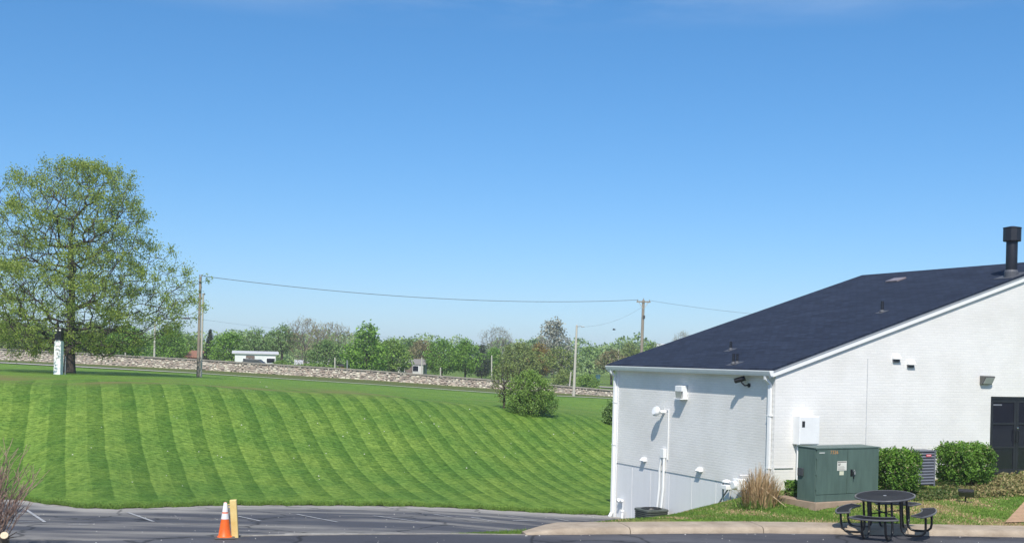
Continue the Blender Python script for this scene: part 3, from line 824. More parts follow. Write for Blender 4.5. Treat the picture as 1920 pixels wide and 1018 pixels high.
mb = MB(); ax = Vector((-0.30, 0.30, -0.13)).normalized(); cc_ = Vector((-0.19, 0.11, 0.14))
mb.tube([cc_ - ax * 0.12, cc_ - ax * 0.11, cc_ + ax * 0.15, cc_ + ax * 0.16], [0.03, 0.062, 0.062, 0.05], 14); mb.build('body', BLACK, t, True)
mb = MB(); mb.tube([cc_ + ax * 0.161, cc_ + ax * 0.168], 0.04, 12); mb.build('lens', mat('camera_lens', (0.05, 0.05, 0.06), 0.1, 0.1), t)
mb = MB(); mb.prism([cc_ + Vector(v) - ax * 0.10 for v in ((-0.045, -0.045, 0.066), (0.045, 0.045, 0.066), (0.05, 0.05, 0.074), (-0.05, -0.05, 0.074))], ax * 0.30); mb.build('sun_shield', DARK_METAL, t)
# hose bib and small pipe stub near the far corner
p = eave_at(1166, 938)
t = mounted('hose_tap', 'white wall mounted tap with a thin pipe beside the far downspout', 'tap', (0, p.y, p.z))
mb = MB(); mb.tube([(0.0, 0, 0), (-0.12, 0, 0), (-0.16, 0, -0.02)], 0.05, 10); mb.tube([(-0.06, -0.13, 0.02), (-0.06, 0.13, 0.02)], 0.045, 10); mb.build('valve', WHITE_METAL, t, True)
mb = MB(); mb.tube([(-0.02, -0.10, -0.02), (-0.02, -0.10, -0.7)], 0.015, 8); mb.build('pipe', WHITE_METAL, t, True)
p = eave_at(1172, 962)
t = mounted('cleanout_pipe', 'short white capped pipe at the foot of the side wall', 'pipe', (-0.1, p.y, p.z - 0.15))
mb = MB(); mb.lathe([(0.045, -0.2), (0.045, 0.2)], 12); mb.build('pipe', WHITE_METAL, t, True)
mb = MB(); mb.lathe([(0.06, 0.2), (0.06, 0.25), (0.03, 0.26)], 12); mb.build('cap', WHITE_METAL, t, True)
# gas meter set partly behind the dry grass
p = eave_at(1384, 905)
t = mounted('gas_meter', 'white gas meter with pipes beside the dry grass clump', 'gas meter', (-0.25, p.y, p.z))
mb = MB(); mb.box(-0.14, 0.10, -0.55, -0.28, -0.12, 0.16); mb.lathe([(0.10, -0.07), (0.12, 0.0), (0.10, 0.07)], 16, (-0.16, -0.42, 0.0), Matrix.Rotation(math.pi / 2, 4, 'Y')); mb.build('meter', WHITE_METAL, t, bevel=0.02)
mb = MB(); mb.lathe([(0.03, -0.02), (0.13, -0.01), (0.13, 0.02), (0.03, 0.06)], 16, (0, 0.15, 0.02)); mb.build('regulator', WHITE_METAL, t, True)
mb = MB(); mb.tube([(0, 0.30, -0.9), (0, 0.30, 0.02), (0, 0.15, 0.02), (0, -0.1, 0.0), (0, -0.3, 0.1), (0, -0.42, 0.24), (0.2, -0.5, 0.24)], 0.028, 8); mb.tube([(0, -0.02, -0.16), (0, 0.02, -0.9)], 0.03, 8); mb.build('pipework', mat('pale_grey_pipe', (0.5, 0.5, 0.51), 0.5, 0.1), t, True)
mb = MB(); mb.tube([(0, 0.02, -0.1), (0, 0.75, -0.85)], 0.02, 8); mb.build('brace', mat('grey_brace', (0.2, 0.2, 0.21), 0.5, 0.1), t, True)
mb = MB(); mb.box(-0.16, 0.12, -0.06, 0.20, -0.16, -0.05); mb.build('bracket', WHITE_METAL, t, bevel=0.01)
# condenser unit standing low at the foot of the side wall
p = at(1221, 970, 33.0)
t = thing('condenser_unit', 'dark green round cornered condenser unit at the foot of the side wall', 'air conditioner', (p.x, p.y, -1.32), ANG)
w, h = 0.39, 3.45 - (953 - 679.5) * 33 / 2200 + 1.32
ACG = mat('condenser_green', (0.065, 0.078, 0.070), 0.5, 0.15)
mb = MB()
rr = [(math.copysign(abs(math.cos(a)) ** 0.45, math.cos(a)) * w, math.copysign(abs(math.sin(a)) ** 0.45, math.sin(a)) * w) for a in np.linspace(0, 2 * math.pi, 33)[:-1]]
mb.prism([(x * 0.94, y * 0.94, 0.05) for x, y in rr], (0, 0, h - 0.09)); mb.build('coil_core', mat('dark_coil', (0.015, 0.016, 0.016), 0.7, 0.2), t)
for z in np.arange(0.06, h - 0.08, 0.055):
    mb = MB(); mb.prism([(x, y, z) for x, y in rr], (0, 0, 0.03)); mb.build('louver', ACG, t)
mb = MB(); mb.prism([(x * 1.03, y * 1.03, h - 0.06) for x, y in rr], (0, 0, 0.06)); top = mb.build('top_cover', ACG, t, bevel=0.01)
for q in (0.10, 0.16, 0.22, 0.28):
    mb = MB(); mb.tube([(q * math.cos(a), q * math.sin(a), h + 0.012) for a in np.linspace(0, 2 * math.pi, 25)[:-1]], 0.008, 6, True); mb.build('fan_ring', BLACK, top)
mb = MB(); mb.lathe([(0.30, h + 0.001), (0.29, h + 0.004)], 24); mb.build('fan_opening', mat('fan_dark', (0.03, 0.035, 0.033), 0.6, 0.1), top)
mb = MB(); mb.box(-0.45, 0.45, -0.45, 0.45, -0.12, 0.045); mb.build('pad', PALE_CONCRETE, t, bevel=0.01)

# ------------------------------------------------------------------ transformer cabinet on its pad
R30 = math.radians(30)
TG, TD = Vector((math.cos(R30), math.sin(R30), 0)), Vector((-math.sin(R30), math.cos(R30), 0))
p = at(1527, 941, 26.6)
PADZ = p.z
t = thing('concrete_pad', 'low tan concrete pad under the green transformer cabinet', 'pad', (p.x, p.y, PADZ), R30)
mb = MB(); mb.box(-0.05, 2.3, -0.10, 1.32, -0.5, -0.001); mb.build('slab', mat('stained_concrete', (0.30, 0.215, 0.155), 0.85, 0.2, 4, 0.4, 50, col2=(0.38, 0.28, 0.205)), t, bevel=0.012)
t = thing('transformer_cabinet', 'green metal pad mounted transformer cabinet with two doors', 'transformer', (p.x, p.y, PADZ), R30)
GREEN = mat('transformer_green', (0.080, 0.126, 0.108), 0.48, 0.16, 3.0, stretch=(2.5, 2.5, 0.5))
W, H, DP = 2.02, 1.27, 0.56
mb = MB(); mb.box(0, W, 0.0, DP, 0.0, H - 0.05); mb.build('body', GREEN, t, bevel=0.008)
mb = MB(); mb.prism([(-0.02, -0.035, H - 0.075), (-0.02, -0.035, H - 0.045), (-0.02, DP + 0.02, H - 0.03), (-0.02, DP + 0.02, H - 0.049), (-0.02, -0.02, H - 0.048), (-0.02, -0.02, H - 0.075)], (W + 0.04, 0, 0)); mb.build('lid', GREEN, t, bevel=0.004)
mb = MB(); mb.box(-0.003, W + 0.003, -0.018, -0.0005, 0.0, 0.155); mb.build('sill', GREEN, t, bevel=0.004)
split = 0.985
for k_, (a, b) in enumerate(((0.03, split - 0.006), (split + 0.006, W - 0.02))):
    mb = MB(); mb.box(a, b, -0.024, -0.0006, 0.165, H - 0.085); d_ = mb.build('door', GREEN, t, bevel=0.006)
    if k_ == 0:
        cu = bpy.data.curves.new('number', 'FONT'); cu.body = '7326'; cu.size = 0.12; cu.extrude = 0.001; cu.space_character = 1.05
        to = bpy.data.objects.new('number_tmp', cu); C.objects.link(to)
        bpy.context.view_layer.update()
        me = bpy.data.meshes.new_from_object(to.evaluated_get(bpy.context.evaluated_depsgraph_get()))
        bpy.data.objects.remove(to)
        o = link('stencilled_number', me, mat('orange_stencil', (0.55, 0.27, 0.09), 0.6, 0.2), d_)
        o.location = (0.43, -0.0265, H - 0.185); o.rotation_euler = (math.pi / 2, 0, 0); o.scale = (1.0, 0.95, 1)
        o['label'] = 'orange stencilled number 7326'
        mb = MB(); mb.box(0.09, 0.26, -0.0275, -0.0245, H - 0.165, H - 0.142); mb.build('name_plate', mat('pale_plate', (0.55, 0.57, 0.55), 0.4, 0.05), d_)
        mb = MB(); mb.box(0.66, 0.955, -0.0272, -0.0245, 0.70, 0.915); lb = mb.build('warning_label', mat('paper_label', (0.66, 0.66, 0.60), 0.6, 0.04), d_)
        mb = MB()
        mb.box(0.735, 0.87, -0.0262, -0.0245, 0.595, 0.685)
        mb.build('small_label', mat('cream_label', (0.60, 0.60, 0.46), 0.6, 0.06), d_)
        mb = MB(); mb.box(0.67, 0.945, -0.0282, -0.0274, 0.885, 0.903)
        for r_, z in enumerate((0.845, 0.815)): mb.box(0.685, 0.77 - 0.02 * r_, -0.0282, -0.0274, z, z + 0.016)
        for z in (0.785, 0.76, 0.735, 0.715): mb.box(0.685, 0.92 - (z * 37 % 0.05), -0.0282, -0.0274, z, z + 0.006)
        mb.build('label_print', mat('label_ink', (0.10, 0.09, 0.08), 0.7, 0.1), d_)
    else:
        hx = split + 0.13
        mb = MB(); mb.box(hx - 0.03, hx + 0.03, -0.034, -0.0245, 0.56, 0.72); mb.tube([(hx, -0.04, 0.69), (hx + 0.02, -0.07, 0.66), (hx + 0.04, -0.07, 0.50)], 0.013, 8); mb.build('handle', BLACK, d_, True)
        mb = MB(); mb.box(hx + 0.055, hx + 0.10, -0.06, -0.03, 0.60, 0.655); mb.tube([(hx + 0.06, -0.045, 0.655), (hx + 0.062, -0.045, 0.69), (hx + 0.078, -0.045, 0.705), (hx + 0.094, -0.045, 0.69), (hx + 0.095, -0.045, 0.655)], 0.006, 6); mb.build('padlock', GREY_METAL, d_)
for z in (0.28, 0.62, 0.98):
    mb = MB(); mb.lathe([(0.014, 0), (0.014, 0.10)], 8, (0.016, -0.016, z)); mb.build('hinge', GREEN, t)
mb = MB(); mb.box(-0.05, -0.0005, 0.36, 0.52, 0.56, 0.74); mb.build('side_box', DARK_METAL, t, bevel=0.008)
mb = MB(); mb.lathe([(0.014, 0), (0.014, 0.014)], 10, (W - 0.03, -0.034, H - 0.06), Matrix.Rotation(math.pi / 2, 4, 'X')); mb.build('bolt', GREY_METAL, t)

# ------------------------------------------------------------------ louvred air conditioner between the hedges
p = at(1741, 911, 28.6)
t = thing('louvred_condenser', 'grey louvred air conditioner between the two hedges', 'air conditioner', (p.x, p.y, p.z), ANG)
ACM = mat('slate_grey_metal', (0.13, 0.14, 0.165), 0.45, 0.1)
w, h, dp = 0.42, 0.87, 0.42
mb = MB(); mb.box(-w / 2 - 0.25, w / 2 - 0.03, 0.03, dp, 0.02, h - 0.03); mb.build('core', mat('condenser_dark', (0.012, 0.013, 0.016), 0.7, 0.2), t)
mb = MB(); mb.box(w / 2 - 0.04, w / 2, 0, dp, 0, h); mb.box(-w / 2 - 0.3, -w / 2 - 0.26, 0, dp, 0, h); mb.build('corner_post', ACM, t, bevel=0.004)
mb = MB(); mb.box(-w / 2 - 0.31, w / 2 + 0.01, -0.01, dp + 0.01, h - 0.035, h); mb.build('top_panel', ACM, t, bevel=0.006)
for i_ in range(11):
    z = 0.05 + i_ * 0.072
    mb = MB(); mb.prism([(-w / 2 - 0.26, 0.026, z + 0.052), (-w / 2 - 0.26, 0.0, z + 0.012), (-w / 2 - 0.26, 0.0, z), (-w / 2 - 0.26, 0.028, z + 0.036)], (w + 0.22, 0, 0)); mb.build('louver', ACM, t)
mb = MB(); mb.box(-0.10, 0.06, -0.008, -0.0005, 0.72, 0.775); pl = mb.build('badge', mat('red_badge', (0.55, 0.05, 0.07), 0.4, 0.05), t)
mb = MB(); mb.box(-0.085, 0.045, -0.0095, -0.0085, 0.738, 0.758); mb.build('badge_stripe', mat('pale_pink_print', (0.75, 0.5, 0.5), 0.5, 0.05), pl)

# ------------------------------------------------------------------ picnic table straddling the kerb
TILT = Matrix.Rotation(math.radians(-17.6), 4, 'Z') @ Matrix.Rotation(math.radians(-3.6), 4, 'Y') @ Matrix.Rotation(math.radians(5.0), 4, 'X') @ Matrix.Rotation(math.radians(-16), 4, 'Z')
topc = at(1659, 929, 24.0)
base = topc - (TILT.to_3x3() @ Vector((0, 0, 0.755)))
t = thing('picnic_table', 'round black metal picnic table with four curved seats on the kerb', 'picnic table', base)
t.rotation_euler = TILT.to_euler()
PERF = mat('black_perforated_steel', (0.008, 0.008, 0.011), 0.55, 0.35, 60, spec=0.25)
RIM = mat('rim_highlight_grey', (0.10, 0.10, 0.104), 0.28, 0.2)  # black rims coloured lighter grey: their bright highlight is put into the colour
mb = MB(); mb.lathe([(0.03, 0.757), (0.05, 0.750), (0.56, 0.750), (0.565, 0.756), (0.56, 0.762), (0.05, 0.762), (0.03, 0.757)], 48); mb.build('tabletop', PERF, t, True)
mb = MB(); mb.tube([(0.582 * math.cos(a), 0.582 * math.sin(a), 0.747) for a in np.linspace(0, 2 * math.pi, 65)[:-1]], 0.021, 8, True); mb.build('tabletop_rim', RIM, t, True)
mb = MB(); mb.lathe([(0.03, 0.744), (0.035, 0.766), (0.026, 0.767)], 16); mb.build('umbrella_hole', GREY_METAL, t, True)
TU = 0.024
for q in range(4):
    a0 = -math.pi / 2 + q * math.pi / 2
    Rq = Matrix.Rotation(a0, 4, 'Z')
    # seat: an arc of plank, concave towards the table
    ri, ro, half = 0.71, 0.98, math.radians(30)
    an = np.linspace(-half, half, 17)
    outline = [Vector((ro * math.cos(a), ro * math.sin(a), 0.445)) for a in an] + [Vector((ri * math.cos(a), ri * math.sin(a), 0.445)) for a in an[::-1]]
    mb = MB(); mb.prism([Rq @ v for v in outline], (0, 0, 0.014)); seat = mb.build('seat', PERF, t)
    mb = MB(); mb.tube([Rq @ (v + Vector((0, 0, 0.002))) for v in outline], 0.019, 6, True); mb.build('seat_rim', RIM, seat, True)
    for sgn in (-1, 1):
        y_ = 0.235 * sgn
        xin, xo = 0.37, 0.85
        pts = [(xin, y_, 0.735), (xin, y_, 0.17), (xin + 0.02, y_, 0.09), (xin + 0.07, y_, 0.038), (xin + 0.14, y_, 0.022), (xo - 0.16, y_, 0.022), (xo - 0.08, y_, 0.038), (xo - 0.02, y_, 0.09), (xo, y_, 0.17), (xo + 0.01, y_, 0.435)]
        mb = MB(); mb.tube([Rq @ Vector(v) for v in pts], TU, 10); mb.build('leg', BLACK, t, True)
for a in (math.pi / 4, -math.pi / 4):
    mb = MB(); c_, s_ = math.cos(a), math.sin(a); mb.tube([(0.37 * c_, 0.37 * s_, 0.40 + 0.02 * (a > 0)), (-0.37 * c_, -0.37 * s_, 0.40 + 0.02 * (a > 0))], 0.013, 8); mb.build('brace', BLACK, t, True)
for a in (0, math.pi / 2):
    mb = MB(); c_, s_ = math.cos(a), math.sin(a); mb.box(-0.55, 0.55, -0.02, 0.02, 0.722 + 0.005 * (a > 0), 0.735 + 0.006 * (a > 0), Matrix.Rotation(a, 4, 'Z')); mb.build('support_bar', BLACK, t)

# ------------------------------------------------------------------ traffic cone and yellow post
p = on_z(421, 1008, 0.006)
t = thing('traffic_cone', 'orange traffic cone with white collars at the edge of the driveway', 'traffic cone', (p.x, p.y, 0.006), 0.3)
mb = MB(); s_ = 0.185
mb.box(-s_, s_, -s_, s_, 0, 0.026); mb.build('base', mat('grubby_black_rubber', (0.10, 0.085, 0.075), 0.7, 0.3), t, bevel=0.01)
H = 0.66
def cone_r(z): return 0.122 - (0.122 - 0.026) * z / H
ORG = mat('orange_plastic', (0.82, 0.13, 0.012), 0.45, 0.12, 8)
WHT = mat('white_reflective_sleeve', (0.72, 0.70, 0.70), 0.4, 0.06, 8)
mb = MB(); mb.lathe([(0.14, 0.026), (0.128, 0.034)] + [(cone_r(z), z) for z in (0.05, 0.2, 0.4, 0.6, H)] + [(0.018, H + 0.004)], 28); mb.build('cone_body', ORG, t, True)
mb = MB(); mb.lathe([(cone_r(z) + 0.003, z) for z in (0.355, 0.46)], 28); mb.build('lower_collar', WHT, t, True)
mb = MB(); mb.lathe([(cone_r(z) + 0.003, z) for z in (0.485, H - 0.005)] + [(0.015, H + 0.006)], 28); mb.build('upper_collar', WHT, t, True)
p = on_z(441, 1007, 0.0)
t = thing('yellow_post', 'square yellow post leaning beside the traffic cone', 'post', (p.x, p.y, 0.0), 0.15)
t.rotation_euler = (0.02, -0.075, 0.15)
YEL = mat('faded_yellow_paint', (0.66, 0.46, 0.15), 0.6, 0.14, 5, col2=(0.76, 0.58, 0.25))
mb = MB(); mb.box(-0.062, 0.062, -0.062, 0.062, -0.1, 0.705); mb.build('post', YEL, t, bevel=0.01)
mb = MB(); mb.tube([(-0.085 + 0.028 * math.cos(a), -0.02, 0.60 + 0.028 * math.sin(a)) for a in np.linspace(0, 2 * math.pi, 17)[:-1]], 0.009, 6, True); mb.build('eye_ring', YEL, t, True)
mb = MB()
for i_ in range(9):
    z = 0.555 - i_ * 0.042
    mb.tube([(-0.085 + (0.010 * math.cos(a) if i_ % 2 else 0), -0.02 + (0.010 * math.cos(a) if not i_ % 2 else 0), z + 0.024 * math.sin(a)) for a in np.linspace(0, 2 * math.pi, 9)[:-1]], 0.004, 5, True)
mb.build('chain', GREY_METAL, t)

# ------------------------------------------------------------------ painted stall lines
PAINT = mat('worn_white_paint', (0.24, 0.24, 0.25), 0.7, 0.3, 7, col2=(0.52, 0.52, 0.52))
lz = lambda u, d: lot_z(u, d)
lines_px = [((48, 955), (84, 979)), ((8, 979.5), (76, 977)), ((240, 961), (288, 978)), ((447, 968), (489, 977)), ((556, 964), (633, 979)), ((700, 967), (784, 978)),
            ((813, 964), (848, 969.5)), ((884, 970), (931, 978)), ((950, 967), (981, 971)), ((1040, 972), (1068, 977)), ((962, 976), (1006, 975.5)), ((128, 983), (166, 983)), ((855, 969), (900, 970))]
for a, b in lines_px:
    A, B = hit(*a, lz), hit(*b, lz)
    tt = (B - A); tt.z = 0; tt.normalize(); nn = Vector((-tt.y, tt.x, 0)) * 0.036
    mb = MB(); k_ = 10; vs = []
    for i_ in range(k_ + 1):
        q = A.lerp(B, i_ / k_)
        for s_ in (-1, 1):
            v = q + nn * s_
            vs.append((v.x, v.y, float(lot_z(v.x / v.y, v.y)) + 0.012))
    mb.add(vs, [(2 * i_, 2 * i_ + 1, 2 * i_ + 3, 2 * i_ + 2) for i_ in range(k_)])
    for f_ in range(len(mb.f)):
        pass
    mb.build('stall_line', PAINT, lot)

# ------------------------------------------------------------------ leaves and trees
def leaf_mesh(name, P, size, seed, tint, aspect=0.55, up=0.0, elong=None):
    """one four-cornered leaf at every point P; up leans the leaf faces towards the sky"""
    r = np.random.default_rng(seed)
    n = len(P)
    a = r.normal(size=(n, 3)); a /= np.linalg.norm(a, axis=1)[:, None]
    if elong is not None: a = a * 0.35 + np.asarray(elong); a /= np.linalg.norm(a, axis=1)[:, None]
    b = r.normal(size=(n, 3)); b[:, 2] += up
    b -= a * (a * b).sum(1)[:, None]; b /= np.linalg.norm(b, axis=1)[:, None] + 1e-9
    s = (size * r.uniform(0.65, 1.35, n))[:, None]
    A, B = a * s * 0.5, b * s * 0.5 * aspect
    V = np.stack([P - A, P + B * 1.0 - A * 0.1, P + A, P - B * 1.0 - A * 0.1], 1).reshape(-1, 3)
    return np_mesh(name, V, np.arange(4 * n).reshape(n, 4), {'tint': np.repeat(np.clip(tint, 0, 1), 4)})

def skeleton(seed, H, prof, N, trunk_top=0.5, fork=0.14, lean=(0, 0), lobes=0.16, path_w=0.28, asym=None, step=0.05):
    """branching frame grown through points scattered in a crown; prof: (height fraction, radius)"""
    r = np.random.default_rng(seed)
    hz, rz = np.array([p[0] for p in prof]), np.array([p[1] for p in prof])
    zs = np.arange(0, trunk_top, step)
    nodes = [np.array([lean[0] * z * H + 0.012 * H * math.sin(9 * z + seed) * z, lean[1] * z * H + 0.012 * H * math.cos(7 * z) * z, z * H]) for z in zs]
    parent = [-1] + list(range(len(zs) - 1))
    ph = r.uniform(0, 6.28, 6)
    pts = []
    while len(pts) < N:
        z = r.uniform(hz[0], hz[-1]); a = r.uniform(0, 2 * math.pi)
        R = np.interp(z, hz, rz) * (1 + lobes * (math.sin(3 * a + ph[0] + 5 * z) * 0.5 + math.sin(5 * a + ph[1] - 9 * z) * 0.4 + math.sin(8 * a + 17 * z + ph[2]) * 0.35))
        if asym: R *= asym(a, z)
        if r.uniform() > (R / rz.max()) ** 1.3 + 0.05: continue
        q = r.uniform() ** 0.42
        pts.append((q * R * math.cos(a) + lean[0] * z * H, q * R * math.sin(a) + lean[1] * z * H, z * H + r.normal() * 0.015 * H))
    pts = np.array(pts)
    o = np.array([0, 0, H * (fork + 0.12)])
    pts = pts[np.argsort(np.linalg.norm(pts - o, axis=1))]
    P = np.zeros((len(nodes) + N, 3)); P[:len(nodes)] = nodes
    L = np.full(len(P), 1e9)
    L[:len(nodes)] = np.array([n_[2] for n_ in nodes]) * 0.55
    L[:len(nodes)][np.array(nodes)[:, 2] < H * fork] = 1e6
    par = np.full(len(P), -1); par[:len(nodes)] = parent
    for k in range(N):
        i = len(nodes) + k; p = pts[k]
        dv = p - P[:i]
        dist = np.linalg.norm(dv, axis=1)
        cost = dist + path_w * L[:i] + 0.9 * np.maximum(0, -dv[:, 2] - 0.25 * np.hypot(dv[:, 0], dv[:, 1]))
        j = int(np.argmin(cost))
        P[i] = p; par[i] = j; L[i] = L[j] + dist[j] if L[j] < 1e5 else dist[j]
    cnt = np.ones(len(P))
    for i in range(len(P) - 1, 0, -1):
        if par[i] >= 0: cnt[par[i]] += cnt[i]
    return P, par, cnt, len(nodes)

def branch_mesh(name, P, par, cnt, r0, flare=1.3, expo=0.5, rmin=0.006, n=6):
    R = np.maximum(rmin, r0 * (cnt / cnt[0]) ** expo)
    # trunk flare
    R = R * (1 + (flare - 1) * np.exp(-P[:, 2] / (2.2 * r0)))
    ch = np.where(par >= 0)[0]
    a, b = P[par[ch]], P[ch]
    ra, rb = np.minimum(R[par[ch]], R[ch] * 1.5), R[ch]
    t = b - a; ln = np.linalg.norm(t, axis=1)[:, None] + 1e-9; t = t / ln
    up = np.where(np.abs(t[:, 2:3]) < 0.9, np.array([[0, 0, 1.0]]), np.array([[1.0, 0, 0]]))
    u = np.cross(t, up); u /= np.linalg.norm(u, axis=1)[:, None]
    w = np.cross(t, u)
    V = []
    for cpt, rr_ in ((a - t * ra[:, None] * 0.3, ra), (b, rb)):
        for k in range(n):
            an = 2 * math.pi * k / n
            V.append(cpt + (u * math.cos(an) + w * math.sin(an)) * rr_[:, None])
    V = np.stack(V, 1)                        # edges, 2n, 3
    m = len(ch)
    base_ = (np.arange(m) * 2 * n)[:, None]
    Fq = np.concatenate([np.concatenate([base_ + k, base_ + (k + 1) % n, base_ + n + (k + 1) % n, base_ + n + k], 1) for k in range(n)])
    me = np_mesh(name, V.reshape(-1, 3), Fq)
    me.polygons.foreach_set('use_smooth', [True] * len(me.polygons))
    return me

def crown_mesh(name, P, cnt, n0, per, spread, size, seed, tipmax=4, clump=0.6, aspect=0.55, elong=None, up=0.3, gap=0.0, leafvar=0.4):
    """leaves clustered at the twig ends; gap thins whole sprays so that sky shows between them"""
    r = np.random.default_rng(seed + 77)
    idx = np.where((cnt <= tipmax) & (np.arange(len(P)) >= n0))[0]
    q = P[idx]; w = 2 * math.pi / (0.16 * P[:, 2].max())
    nz_ = np.sin(q[:, 0] * w + 1.3 * q[:, 2]) * np.sin(q[:, 1] * w * 1.1 + seed) + np.sin(q[:, 2] * w * 1.2 + 0.7 * q[:, 0]) * 0.6
    k = r.poisson(per * (1 - gap * (nz_ < -0.25) + 0.35 * gap * (nz_ > 0.5)))
    c = np.repeat(P[idx], k, axis=0)
    node_t = np.repeat(0.65 * r.uniform(0, 1, len(idx)) + 0.35 * (0.5 + 0.5 * np.tanh(nz_)), k)
    pts = c + r.normal(size=c.shape) * spread
    tint = 0.5 + clump * (node_t - 0.5) + leafvar * (r.uniform(size=len(c)) - 0.5)
    return leaf_mesh(name, pts, size, seed, tint, aspect, up, elong)

FOL = {
    'oak': foliage('spring_oak_leaves', (0.150, 0.220, 0.034), (0.400, 0.490, 0.110), 0.4),
    'maple': foliage('bright_maple_leaves', (0.068, 0.162, 0.022), (0.256, 0.444, 0.068), 0.25),
    'mid': foliage('mid_green_leaves', (0.098, 0.185, 0.039), (0.292, 0.434, 0.095), 0.25),
    'dark': foliage('dark_green_leaves', (0.089, 0.164, 0.053), (0.252, 0.383, 0.119), 0.2),
    'olive': foliage('olive_leaves', (0.134, 0.173, 0.053), (0.316, 0.395, 0.119), 0.25),
    'tan': foliage('tan_budding_twigs', (0.177, 0.156, 0.083), (0.410, 0.363, 0.201), 0.2),
    'grey': foliage('pale_grey_twigs', (0.21, 0.215, 0.17), (0.42, 0.43, 0.35), 0.2),
    'yellow': foliage('yellow_spring_leaves', (0.15, 0.115, 0.03), (0.38, 0.28, 0.07), 0.3),
    'red': foliage('reddish_buds', (0.145, 0.123, 0.059), (0.324, 0.293, 0.142), 0.2),
    'conifer': foliage('dark_conifer_needles', (0.026, 0.039, 0.026), (0.081, 0.104, 0.065), 0.1),
    'woods': foliage('far_woods_leaves', (0.125, 0.206, 0.077), (0.329, 0.446, 0.156), 0.2),
    'hedge': foliage('hedge_leaves', (0.036, 0.093, 0.015), (0.196, 0.374, 0.050), 0.2),
    'straw': foliage('dry_straw', (0.286, 0.186, 0.094), (0.658, 0.486, 0.286), 0.25),
    'blade': foliage('grass_blades', (0.075, 0.150, 0.020), (0.200, 0.310, 0.060), 0.3),
    'litter': foliage('ground_cover_leaves', (0.06, 0.105, 0.025), (0.38, 0.30, 0.14), 0.2),
}

# the big spring oak on the crest
TD_ = 72.0
bx = float(ray(130, 700).x * TD_); bz = gz(bx, TD_)
t = thing('oak_tree', 'large tree in fresh spring leaf standing alone on the lawn crest', 'tree', (bx, TD_, bz - 0.05))
prof = [(0.10, 2.8), (0.16, 5.4), (0.24, 6.7), (0.34, 7.0), (0.44, 6.7), (0.54, 5.5), (0.62, 4.9), (0.72, 4.6), (0.82, 4.3), (0.90, 3.7), (0.96, 2.7), (1.0, 1.2)]
P, par, cnt, n0 = skeleton(5, 13.0, prof, 3800, trunk_top=0.62, fork=0.11, lobes=0.26, path_w=0.22)
link('trunk', branch_mesh('trunk', P, par, cnt, 0.30, 1.35, 0.46, 0.010), BARK, t)
cnt_l = np.where((np.hypot(P[:, 0], P[:, 1]) < 1.5) & (P[:, 2] < 4.2), 99, cnt)
link('crown', crown_mesh('crown', P, cnt_l, n0, 58, 0.17, 0.105, 5, 3, 0.6, 0.62, gap=0.85, leafvar=0.2, up=0.8), FOL['oak'], t)

